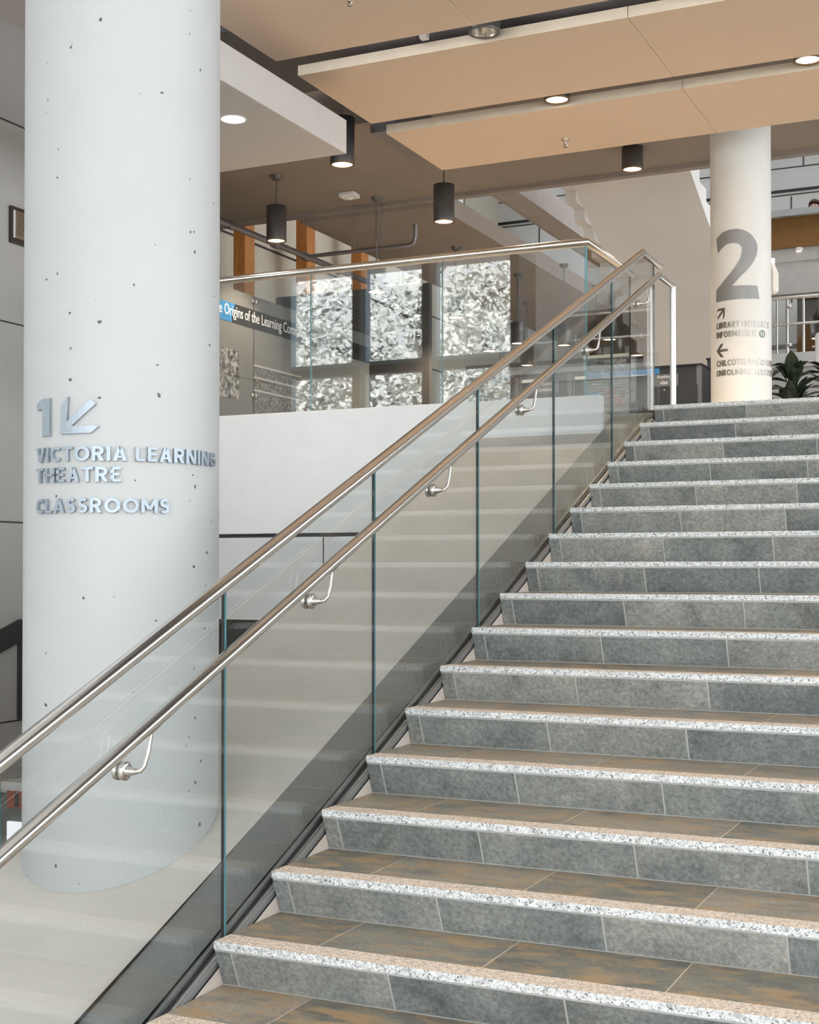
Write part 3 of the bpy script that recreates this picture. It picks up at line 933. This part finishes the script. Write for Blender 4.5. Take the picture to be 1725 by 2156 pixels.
# hanging above the stair in the gaps between the panels
pendant('downlight', -1.345, 6.20, 5.615, 7.2, 'cylinder downlight in the nearer ceiling gap, its lamp dim', .125, .24, off=True, power=0, group='downlights between the panels')
pendant('downlight', -1.338, 7.90, 5.615, 7.2, 'lit cylinder downlight in the farther ceiling gap, left of the two', .115, .24, power=260, group='downlights between the panels')
pendant('downlight', .837, 7.87, 5.615, 7.2, 'lit cylinder downlight in the farther ceiling gap at the right picture edge', .115, .24, power=260, group='downlights between the panels')
pendant('pendant_lamp', -5.826, 10.586, 5.405, 6.2, 'dark cylinder pendant lamp on a stem, left of the smoke detector', .12, .42, power=200)
pendant('pendant_lamp', -3.602, 8.096, 5.375, 6.35, 'dark cylinder lamp peeking out behind the white soffit corner', .12, .46, power=200)
pendant('pendant_lamp', -3.553, 10.44, 5.355, 6.2, 'dark cylinder pendant lamp on a stem above the guard rail, centre', .12, .42, power=200)
pendant('pendant_lamp', -1.628, 11.335, 5.945, 6.2, 'short dark cylinder lamp fixed to the brown beam left of the landing column', .12, .255, power=200)
far = [(-5.163, 11.961, 4.98, 'pale looking pendant lamp behind the guard glass, left of the mirrored window bar'), (-5.134, 14.477, 5.07, 'pendant lamp behind the guard glass hanging from a round canopy at the rail'),
       (-5.667, 17.073, 5.0, 'far pendant lamp seen through glass below the upper handrail, left'), (-4.974, 16.569, 5.0, 'far pendant lamp seen through the mirrored window bar'),
       (-4.376, 17.052, 5.0, 'far pendant lamp between the two handrails'), (-5.648, 18.804, 5.0, 'far pendant lamp low between the handrails, left'),
       (-3.562, 16.838, 5.0, 'far pendant lamp seen through the stair glass below the lower handrail'), (-4.406, 18.847, 5.0, 'far pendant lamp above the welcome sign, left'),
       (-3.955, 18.596, 5.0, 'far pendant lamp above the welcome sign, centre'), (-3.603, 18.536, 5.0, 'far pendant lamp above the welcome sign, right')]
for x, y, z, lb in far:
    pendant('pendant_lamp', x, y, z, 6.2 if y < 12.2 else 6.1 if x < -4.49 else 6.3, lb, .12, .33, power=0, group='far pendant lamps')
spot((-5.134, 14.477, 5.05), 250, 2.6); spot((-4.406, 18.847, 4.98), 300, 2.6)
pendant('pendant_lamp', -.80, 19.3, 5.20, 6.85, 'dark cylinder pendant lamp behind the gallery railing at right', .12, .36, power=200)
# recessed lights
t = thing('recessed_light', (-3.208, 5.521, 5.0), 'round recessed light glowing in the white soffit beside the column', 'ceiling light')
MB().lathe([(.085, -.001), (.108, -.006), (.108, .0)], (-3.208, 5.521, 5.0), 40).build('trim_ring', 'white', t)
MB().disc((-3.208, 5.521, 4.997), .094).build('diffuser', 'lit', t)
spot((-3.208, 5.521, 4.98), 80)
t = thing('recessed_light', (-.91, 18.17, 6.43), 'small round light below the brown wood band at right', 'ceiling light')
MB().lathe([(0, .021), (.07, .021), (.07, -.02), (.055, -.03)], (-.91, 18.17, 6.43), 28).build('trim_ring', 'white', t)
MB().disc((-.91, 18.17, 6.402), .056).build('diffuser', 'lit', t)

# ducts and pipes in the ceiling void
t = thing('duct', (0, 6.22, 6.08), 'round grey air duct running above the nearer ceiling gap', 'duct')
MB().tube([(-2.75, 6.75, 5.98), (4.4, 6.75, 5.98)], .27, 32).build('duct_run', 'duct', t)
for x in (-2.1, -.35, 1.4): MB().tube([(x, 6.75, 5.98), (x + .02, 6.75, 5.98)], .276, 32).build('duct_collar', 'duct', t)
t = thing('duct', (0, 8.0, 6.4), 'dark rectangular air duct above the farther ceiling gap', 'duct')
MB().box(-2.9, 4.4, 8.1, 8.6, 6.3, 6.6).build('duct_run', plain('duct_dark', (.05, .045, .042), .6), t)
t = thing('sprinkler_branch', (-1.8, 6.2, 5.8), 'short grey pipe stubs with clips in the nearer ceiling gap', 'pipe')
for x in (-2.05, -1.62):
    MB().tube([(x, 5.90, 6.02), (x + .05, 6.16, 5.80), (x + .09, 6.26, 5.75)], .045, 14).build('pipe', 'duct', t)
for x in (-1.93, -1.50): MB().box(x, x + .06, 6.26, 6.32, 5.69, 5.75).build('clip', 'white', t)
t = thing('duct', (-3.0, 7.0, 6.3), 'dark ribbed metal grille and duct in the void beside the white soffit', 'duct')
MB().box(-4.6, -2.95, 6.9, 8.6, 6.35, 6.6).build('duct_run', fins('grille_ribs', (.16, .16, .165), 'X', 12), t)
MB().box(-4.3, -3.0, 5.2, 6.5, 6.3, 6.5).build('duct_box', 'duct', t)
MB().box(-3.4, -3.12, 8.3, 9.2, 5.72, 6.1).build('duct_stub', 'duct', t)
# wall-side sprinkler piping in the lounge
t = thing('sprinkler_pipe', (-6.3, 11.5, 5.6), 'grey sprinkler pipe running along the left with a branch turning up', 'pipe')
MB().tube([(-6.34, 9.2, 5.6), (-6.30, 14.5, 5.6)], .04, 16).build('main_pipe', 'duct', t)
MB().tube([(-6.29, 12.19, 5.6), (-4.80, 12.19, 5.6), (-4.74, 12.19, 5.62), (-4.72, 12.19, 5.70), (-4.72, 12.19, 5.86)], .026, 14).build('branch_pipe', 'duct', t)
for y in (10.35, 11.4, 12.2, 13.1): MB().tube([(-6.33, y - .05, 5.6), (-6.33, y + .05, 5.6)], .055, 16).build('coupling', 'duct', t)
hb = MB()
for x, y in ((-6.32, 11.4), (-5.6, 12.19), (-5.2, 12.19)): hb.tube([(x, y, 5.6), (x, y, 6.2)], .007, 8)
hb.build('hanger_rod', 'duct', t)
# sprinklers and detector
for x, y, z, par in ((-1.605, 8.925, 5.6, panels[4]), (-1.95, 5.10, 5.6, panels[0])):
    t = MB().lathe([(.042, 0), (.04, -.008), (.012, -.014), (.010, -.05)], (x, y, z), 20).build('sprinkler_head', 'steel_p', par)
    a_ = MB().tube([(x - .012, y, z - .03), (x - .016, y, z - .06), (x, y, z - .075), (x + .016, y, z - .06), (x + .012, y, z - .03)], .004, 8).lathe([(0, -.078), (.02, -.078), (.02, -.074), (0, -.074)], (x, y, z), 16).build('deflector', 'steel_p')
    a_.parent = t
t = thing('smoke_detector', (-5.378, 11.627, 6.2), 'small white detector box on the brown ceiling beam', 'detector')
MB().box(-5.49, -5.27, 11.53, 11.73, 6.135, 6.2).build('housing', 'white', t, bevel=.02)
MB().lathe([(0, -.085), (.035, -.08), (.05, -.06)], (-5.38, 11.63, 6.2), 20).build('sensor', 'textwhite', t)

# ================================================================== EXHIBIT, TIMBER, LEFT SIDE
t = thing('exhibit_board', (-6.4, 11.2, L2), 'grey glass exhibit board with a black title banner and archive photographs', 'exhibit')
def xb(m, y0, y1, z0, z1, name, off, par=t, mat=None):
    return MB().box(-6.4 - .01, -6.4 + off, y0, y1, z0, z1).build(name, m, par)
xb('exhibit', 9.5, 14.2, L2, 4.865, 'board', 0)
bn = xb('bannerblack', 10.50, 14.2, 4.455, 4.688, 'banner', .004)
MB().prism([(9.5, 4.688), (10.56, 4.688), (10.47, 4.455), (9.5, 4.455)], 'x', -6.41, -6.395).build('banner_blue', 'bannerblue', t)
def fyz(x):
    return lambda u, w, d: Vector((x + d * .003, u, w))
b_ = bm_finish(text_mesh('The Origins of the Learning Commons', .0), 'title_lettering', 'textwhite', t, fyz(-6.394), (10.045, 12.32, 4.49, 4.665))
xb('photo_a', 9.9, 10.66, 3.53, 4.12, 'archive_photo', .004)
pb = xb('photo_b', 11.03, 13.2, L2 + .3, 3.98, 'archive_photo', .004)
q = MB()
for z in (4.0, 3.85, 3.69): q.box(-6.4, -6.393, 11.0, 12.2, z - .012, z + .012)
q.box(-6.4, -6.393, 11.15, 11.62, 3.35, 3.40).box(-6.4, -6.393, 11.18, 11.22, 2.95, 3.35).box(-6.4, -6.393, 11.55, 11.6, 2.95, 3.35)
for y in (11.28, 11.36, 11.44, 11.5): q.box(-6.4, -6.393, y - .01, y + .01, 2.95, 3.35)
q.build('photo_masonry', 'stone', t)
MB().box(-6.399, -6.394, 11.23, 11.55, 2.95, 3.35).build('photo_window', 'bannerblack', t)
q = MB()
for y in (10.96, 11.04):
    for z in (4.80, 3.62): q.lathe([(0, .03), (.022, .03), (.022, 0)], (-6.4, y, z), 16, axis='x')
q.build('standoff', 'steel_p', t)
MB().box(-6.41, -6.394, 10.995, 11.005, L2 + .15, 4.865).build('joint', 'black', t)
for i, y in enumerate((14.1, 16.0, 17.95)):
    tag(MB().box(-8.6, -8.4, y - .12, y + .16, L2, 11.4).build('timber_post', 'timber', origin=(-8.5, y, L2)), ['orange timber post nearest the column, behind the pipe', 'second orange timber post from the left, behind the pipe', 'third orange timber post from the left, near the ceiling corner', 'farthest orange timber post on the left wall'][i], 'post', 'orange timber posts')
j = MB()
for y in (14.7, 16.7, 18.8, 20.8): j.box(-9, -8.985, y - .015, y + .015, L2, 8.6)
for z in (5.6, 6.7): j.box(-9, -8.985, 12.4, 24, z - .015, z + .015)
struct(j.build('trim_12', 'seam'))
t = thing('plaque', (-5.6, 5.8, 4.46), 'small framed plaque on the grey wall at the left picture edge', 'plaque')
MB().box(-5.6, -5.57, 5.66, 6.0, 4.30, 4.62).build('frame', 'plaque_f', t)
MB().box(-5.57, -5.562, 5.70, 5.98, 4.345, 4.585).build('plate', 'plaque', t)
q = MB()
for i in range(9): q.box(-5.562, -5.5605, 5.73, 5.93 if i % 3 else 5.86, 4.555 - i * .022, 4.560 - i * .022)
q.build('engraved_lines', 'plaque_f', t)
MB().box(-5.57, -5.56, 5.685, 5.70, 4.345, 4.585).build('bright_edge', 'white', t)
t = thing('display_case', (-2.9, 3.2, FL), 'grey display case with two screens behind the handrails at the left edge', 'display case')
MB().box(-3.28, -2.2, 3.0, 3.5, FL, .14).build('case', plain('case_grey', (.20, .205, .20), .35), t)
MB().box(-3.27, -2.2, 2.985, 3.0, .07, .135).build('case_top', 'concrete', t)
s_ = MB().box(-3.215, -2.7, 2.98, 3.0, -.02, .085).build('screen', 'screen_red', t)
MB().box(-3.15, -3.12, 2.976, 2.982, -.01, .075).build('screen_figure', 'navy', t)
MB().box(-3.215, -2.7, 2.98, 3.0, -.30, -.105).build('screen', 'screen', t)
MB().box(-3.285, -3.277, 2.98, 3.5, FL, .14).build('glass_edge', 'glass_edge', t)

# ================================================================== RECYCLING BINS, WELCOME SIGN
bx = [-3.86, -3.20, -2.53, -1.86, -.98]
bt = [['Food Scraps'], ['Recyclable', 'Containers'], ['Paper'], ['Anything', 'else']]
bl = ['charcoal food scraps bin cabinet, leftmost of the landing row', 'charcoal recyclable containers cabinet, second from the left', 'charcoal paper bin cabinet, behind the welcome sign', 'charcoal bin cabinet lettered Anything else beside the landing column']
for i in range(4):
    a, b = bx[i] + .006, bx[i + 1] - .006
    t = thing('recycling_bin', ((a + b) / 2, 12.2, L2), bl[i], 'bin', 'recycling bins on the landing')
    MB().box(a, b, 11.92, 12.5, L2, 3.775).build('cabinet', 'bin', t, bevel=.004)
    MB().box(a - .004, b + .004, 11.90, 12.52, 3.775, 3.80).build('top', 'black', t)
    d = MB().box(a + .05, b - .05, 11.905, 11.92, L2 + .05, 3.56).build('door', 'bin', t)
    lk = MB().lathe([(0, -.004), (.012, -.004), (.012, .004)], ((a + b) / 2, 11.905, 3.52), 14, axis='y').build('lock', 'steel_p'); lk.parent = d; lk.location = (0, 0, 0)
    MB().box(a + .03, a + .22, 11.895, 11.92, 3.70, 3.735).build('slot_flap', 'textwhite', t)
    MB().box(a, a + .022, 11.912, 11.92, L2, 3.775).build('side_trim', 'bin_trim', t)
    MB().box(b - .06, b, 11.912, 11.92, L2, 3.775).build('side_trim', 'bin_trim', t)
    pl = MB().box((a + b) / 2 - .14, (a + b) / 2 + .17, 11.90, 11.906, 3.56, 3.70).build('label_plate', 'bin_trim', t)
    for q, s in enumerate(bt[i]):
        w = .021 * len(s)
        bm_finish(text_mesh(s, .008), 'label_lettering', 'textwhite', t, lambda u, w_, d_: Vector((u, 11.899 - d_ * .003, w_)), ((a + b) / 2 - w / 2, (a + b) / 2 + w / 2, 3.645 - q * .062, 3.69 - q * .062))
t = thing('recycling_bin', (-.85, 12.9, L2), 'dark bin cabinet mostly hidden behind the landing column', 'bin')
MB().box(-1.08, -.62, 12.6, 13.2, L2, 3.94).build('cabinet', 'bin', t)
MB().box(-1.09, -.61, 12.58, 13.22, 3.94, 3.96).build('top', 'black', t)

t = thing('welcome_sign', (-.93, 8.5, L2), 'clear standing library welcome sign seen from behind, its lettering reversed, blue stripe', 'sign')
MB().box(-1.29, -.58, 8.50, 8.508, L2 + .02, 3.40).build('glass_sheet', 'glass_clear', t)
MB().box(-1.27, -.86, 8.509, 8.513, 3.26, 3.39).build('header', 'navy', t)
MB().box(-1.29, -.86, 8.50, 8.515, 3.39, 3.42).build('top_edge', 'textwhite', t)
MB().box(-1.27, -.58, 8.509, 8.514, 3.215, 3.262).build('stripe', 'sign_blue', t)
pc = MB().box(-1.27, -.86, 8.509, 8.513, L2 + .02, 3.215).build('picture', plain('picture_grey', (.30, .29, .28), .6, vary=.4, scale=9), t)
q = MB()
for i in range(7): q.box(-1.26, -.88, 8.5075, 8.5088, 3.19 - i * .028, 3.197 - i * .028)
q.build('shelf_lines', 'navy', t)
q = MB()
q.tube([(-1.14, 8.506, 3.10), (-1.02, 8.506, 3.06), (-.95, 8.506, 3.13)], .008, 6).tube([(-1.10, 8.506, 3.0), (-1.0, 8.506, 3.03), (-.90, 8.506, 2.95)], .01, 6).tube([(-1.0, 8.506, 2.92), (-.9, 8.506, 3.08)], .006, 6)
q.build('red_lines', 'red', t)
MB().lathe([(0, -.003), (.07, -.003), (.07, .0), (0, .0)], (-1.2, 8.508, 3.02), 20, axis='y').build('picture_dot', 'sign_blue', t)
for s, z0, z1, w in (('WELCOME TO', 3.335, 3.37, .2), ('UBC Library', 3.285, 3.325, .16)):
    bm_finish(text_mesh(s, .01), 'sign_lettering', 'textwhite', t, lambda u, w_, d_: Vector((u, 8.508 - d_ * .002, w_)), (-.89, -.89 - w, z0, z1))
MB().box(-1.25, -1.2, 8.46, 8.56, L2, L2 + .03).box(-.68, -.63, 8.46, 8.56, L2, L2 + .03).build('foot', 'steel_p', t)

# ================================================================== RIGHT BACKGROUND
t = thing('gallery_railing', (2, 18.02, 4.8), 'steel railing with glass infill along the gallery behind the landing column', 'railing')
MB().tube([(-1.9, 18.04, 5.66), (6, 18.04, 5.66)], .028, 16).build('top_rail', 'steel_p', t)
MB().tube([(-1.9, 18.04, 5.25), (6, 18.04, 5.25)], .022, 16).build('mid_rail', 'steel_p', t)
for x in (-1.23, -1.075, -.83, .2, 1.2, 2.2):
    w = .022 if x != -1.23 else .014
    MB().tube([(x, 18.04, 4.80), (x, 18.04, 5.66)], w, 14).build('post', 'steel_p', t)
q = MB()
for x in (-1.03, .25, 1.25):
    for z in (4.92, 5.52): q.lathe([(0, -.03), (.028, -.03), (.028, .01)], (x, 18.02, z), 16, axis='y')
q.build('glass_clamp', 'steel_p', t)
MB().box(-1.9, 6, 18.06, 18.068, 4.82, 5.6).build('glass_infill', 'glass_clear', t)
t = thing('balcony_guard', (2, 18.05, 7.03), 'clear glass guard standing on the balcony edge at upper right', 'railing')
for a, b in ((-1.9, -.78), (-.77, .4), (.41, 1.6)):
    MB().box(a, b, 18.05, 18.06, 7.03, 8.0).build('glass_sheet', 'glass_clear', t)
# hanging lantern
t = thing('lantern', (-.53, 13.66, 4.86), 'white tapered paper lantern hanging at the right edge of the landing column', 'lantern')
MB().lathe([(.0, 0), (.075, 0), (.10, .03), (.10, .25), (.05, .38), (.045, .385)], (-.53, 13.66, 4.87), 6, smooth=False).build('shade', 'lantern', t)
MB().lathe([(.05, 0), (.055, .01), (.055, .06), (.02, .07), (0, .07)], (-.53, 13.66, 5.25), 20).build('cap', 'lit_soft', t)
MB().tube([(-.53, 13.66, 5.32), (-.56, 13.66, 11.5)], .004, 6).tube([(-.53, 13.66, 5.32), (-.50, 13.66, 11.5)], .004, 6).build('wire', 'lampbody', t)
# white sign head at the right edge
t = thing('floor_lamp', (.24, 12.87, L2), 'rounded white lamp head on a stand at the right picture edge', 'lamp')
hd = MB().box(.125, .40, 12.82, 12.92, 3.79, 4.22).build('lamp_head', plain('white_gloss', (.85, .85, .85), .3), t, bevel=.045)
MB().tube([(.26, 12.87, L2), (.26, 12.87, 3.8)], .015, 12).build('stand', 'steel_p', t)
MB().tube([(.125, 12.86, 4.05), (.095, 12.86, 4.055)], .012, 10).build('knob', 'steel_p', t)
MB().lathe([(0, .02), (.14, .02), (.15, 0)], (.26, 12.87, L2), 24).build('base', 'steel_p', t)

# potted plants on the landing
def leaf_quad(mb, base, d, length, width, bend):
    d = Vector(d).normalized(); side = d.cross(Vector((0, 0, 1)))
    side = side.normalized() if side.length > .01 else Vector((1, 0, 0))
    nrm = side.cross(d).normalized()
    n = 6; L = []; Rr = []; C = []
    for i in range(n + 1):
        s_ = i / n
        w = width * math.sin(PI * min(1, .06 + s_ * .94)) * (1 - .25 * s_)
        c = Vector(base) + d * length * s_ + nrm * 0 + Vector((0, 0, -bend * s_ * s_ * length))
        L.append(c - side * w + Vector((0, 0, w * .35))); Rr.append(c + side * w + Vector((0, 0, w * .35))); C.append(c)
    vs = L + C + Rr
    m = n + 1
    fs = [(i, i + 1, m + i + 1, m + i) for i in range(n)] + [(m + i, m + i + 1, 2 * m + i + 1, 2 * m + i) for i in range(n)]
    mb.add(vs, fs, 0, True)
pr = random.Random(3)
def plant(x, y, h, label, nleaf, spread):
    t = thing('potted_plant', (x, y, L2), label, 'plant', 'potted plants on the landing')
    MB().lathe([(0, 0), (.14, 0), (.20, .34), (.205, .36), (.185, .36), (.18, .33), (0, .33)], (x, y, L2), 28).build('pot', 'pot', t)
    MB().disc((x, y, L2 + .335), .178, up=True).build('soil', 'soil', t)
    sm = MB(); lf = MB()
    for i in range(nleaf):
        a = 2 * PI * i / nleaf * 1.618 * 2 + pr.uniform(-.3, .3)
        hh = .42 + (h - .75) * pr.random()
        bx_ = Vector((x + .05 * math.cos(a), y + .05 * math.sin(a), L2 + hh + .12))
        sm.tube([(x + .02 * math.cos(a), y + .02 * math.sin(a), L2 + .33), tuple(bx_)], .006, 6)
        el = pr.uniform(.25, 1.25)
        leaf_quad(lf, bx_, (math.cos(a) * math.cos(el), math.sin(a) * math.cos(el), math.sin(el)), pr.uniform(.28, .42) * spread, pr.uniform(.06, .095), pr.uniform(.1, .6))
    sm.build('stem', 'leaf', t)
    lf.build('foliage', 'leaf', t)
plant(-.02, 12.2, 1.25, 'broad-leaved potted plant just right of the landing column', 44, 1.0)
plant(.42, 12.25, 1.25, 'broad-leaved potted plant at the right picture edge of the landing', 44, 1.0)

# person standing back on the balcony (only the head shows above its edge)
def skin_body(name, verts, edges, radii, mat, parent, sub=2):
    me = bpy.data.meshes.new(name)
    me.from_pydata(verts, edges, [])
    me.materials.append(M[mat])
    ob = bpy.data.objects.new(name, me)
    COL.objects.link(ob)
    md = ob.modifiers.new('skin', 'SKIN')
    for v, r in zip(me.skin_vertices[0].data, radii): v.radius = (r, r)
    me.skin_vertices[0].data[0].use_root = True
    ob.modifiers.new('sub', 'SUBSURF').levels = sub
    ob.modifiers['sub'].render_levels = sub
    for p_ in me.polygons: p_.use_smooth = True
    if parent: ob.parent = parent; ob.location = (0, 0, 0)
    return ob
px, py, pz = -1.58, 24.1, 7.03
t = thing('person', (px, py, pz), 'brown-haired person far back on the balcony, only the head showing above its edge', 'person')
V = [(0, 0, .92), (0, 0, 1.10), (0, 0, 1.30), (0, 0, 1.40), (0, -.01, 1.46), (0, -.02, 1.56), (0, -.01, 1.62),
     (.17, 0, 1.36), (.21, .01, 1.10), (.22, -.05, .88), (.22, -.08, .80), (-.17, 0, 1.36), (-.21, .01, 1.10), (-.22, -.05, .88), (-.22, -.08, .80),
     (.09, 0, .86), (.10, -.02, .48), (.10, 0, .08), (.10, -.12, .04), (-.09, 0, .86), (-.10, -.02, .48), (-.10, 0, .08), (-.10, -.12, .04)]
E_ = [(0, 1), (1, 2), (2, 3), (3, 4), (4, 5), (5, 6), (3, 7), (7, 8), (8, 9), (9, 10), (3, 11), (11, 12), (12, 13), (13, 14), (0, 15), (15, 16), (16, 17), (17, 18), (0, 19), (19, 20), (20, 21), (21, 22)]
Rd = [.13, .12, .14, .08, .052, .095, .085, .055, .042, .032, .03, .055, .042, .032, .03, .085, .058, .04, .035, .085, .058, .04, .035]
skin_body('body', V, E_, Rd, 'skin', t)
skin_body('sweater', V[:4] + [V[7], V[8], V[9], V[11], V[12], V[13]], [(0, 1), (1, 2), (2, 3), (3, 4), (4, 5), (5, 6), (3, 7), (7, 8), (8, 9)], [.15, .14, .155, .095, .068, .054, .044, .068, .054, .044], 'cloth', t)
skin_body('trousers', [V[0], V[15], V[16], V[17], V[19], V[20], V[21]], [(0, 1), (1, 2), (2, 3), (0, 4), (4, 5), (5, 6)], [.142, .10, .072, .055, .10, .072, .055], 'denim', t)
hb = MB()
hb.lathe([(0, .135), (.05, .13), (.09, .10), (.112, .04), (.115, -.03), (.10, -.12), (.085, -.16)], (0, .015, 1.585), 24, a0=-.15 * PI, a1=1.15 * PI)
hb.lathe([(0, .135), (.05, .13), (.09, .10), (.108, .06)], (0, .012, 1.585), 24)
h_ = hb.build('hair', 'hair'); h_.parent = t; h_.location = (0, 0, 0)
fb = MB()
for s_ in (-1, 1):
    fb.lathe([(0, -.006), (.011, -.003), (.012, .003)], (s_ * .034, -.112, 1.585), 10, axis='y')
e_ = fb.build('eyes', 'hair'); e_.parent = t; e_.location = (0, 0, 0)
n_ = MB().lathe([(.0, .03), (.008, .02), (.014, -.012), (.006, -.018), (0, -.018)], (0, -.118, 1.555), 10).build('nose', 'skin'); n_.parent = t; n_.location = (0, 0, 0)
m_ = MB().box(-.022, .022, -.114, -.108, 1.508, 1.516).build('mouth', 'red'); m_.parent = t; m_.location = (0, 0, 0)

# ================================================================== TREES OUTSIDE THE SIDE WINDOW
tr = random.Random(11)
def tree(x, y, h, r, label, nleaf):
    z0 = FL - .2
    t = thing('tree', (x, y, z0), label, 'tree', 'trees outside the side window')
    tk = MB()
    tk.tube([(x, y, z0), (x + .1, y, z0 + h * .3), (x - .1, y + .05, z0 + h * .6), (x, y, z0 + h * .95)], [.16, .12, .08, .03], 12)
    ends = []
    for i in range(16):
        a = tr.uniform(0, 2 * PI); zz = z0 + h * tr.uniform(.25, .8)
        e = Vector((x + r * .8 * math.cos(a), y + r * .8 * math.sin(a), zz + tr.uniform(.2, .9)))
        m = (Vector((x, y, zz)) + e) / 2 + Vector((0, 0, .15))
        tk.tube([(x, y, zz), tuple(m), tuple(e)], [.05, .035, .012], 8)
        ends += [e, m]
    tk.build('trunk', 'bark', t)
    lf = MB()
    for i in range(nleaf):
        c = ends[tr.randrange(len(ends))] + Vector((tr.gauss(0, .42), tr.gauss(0, .42), tr.gauss(0, .38)))
        d = Vector((tr.uniform(-1, 1), tr.uniform(-.6, 1), tr.uniform(-1, .6))).normalized()
        s_ = d.cross(Vector((tr.uniform(-1, 1), tr.uniform(-1, 1), tr.uniform(-1, 1)))).normalized()
        L = tr.uniform(.05, .11); w = L * .45
        lf.add([c - d * L, c + s_ * w, c + d * L, c - s_ * w], [(0, 1, 2, 3)], 0, False, tr.uniform(.05, 1))
    lf.build('foliage', 'treeleaf', t)
tree(-6.8, -4.9, 7.4, 1.9, 'pale leafy tree outside, mirrored at the right of the window panes', 10400)
tree(-9.2, -4.4, 7.4, 2.0, 'pale leafy tree outside, mirrored in the middle panes', 11200)
tree(-11.9, -4.0, 7.6, 2.1, 'pale leafy tree outside, mirrored at the left of the window panes', 11200)
tree(-8.0, -8.2, 8.8, 2.4, 'tall tree behind the mirrored trees, right', 8400)
tree(-12.6, -8.2, 9.0, 2.5, 'tall tree behind the mirrored trees, left', 8400)
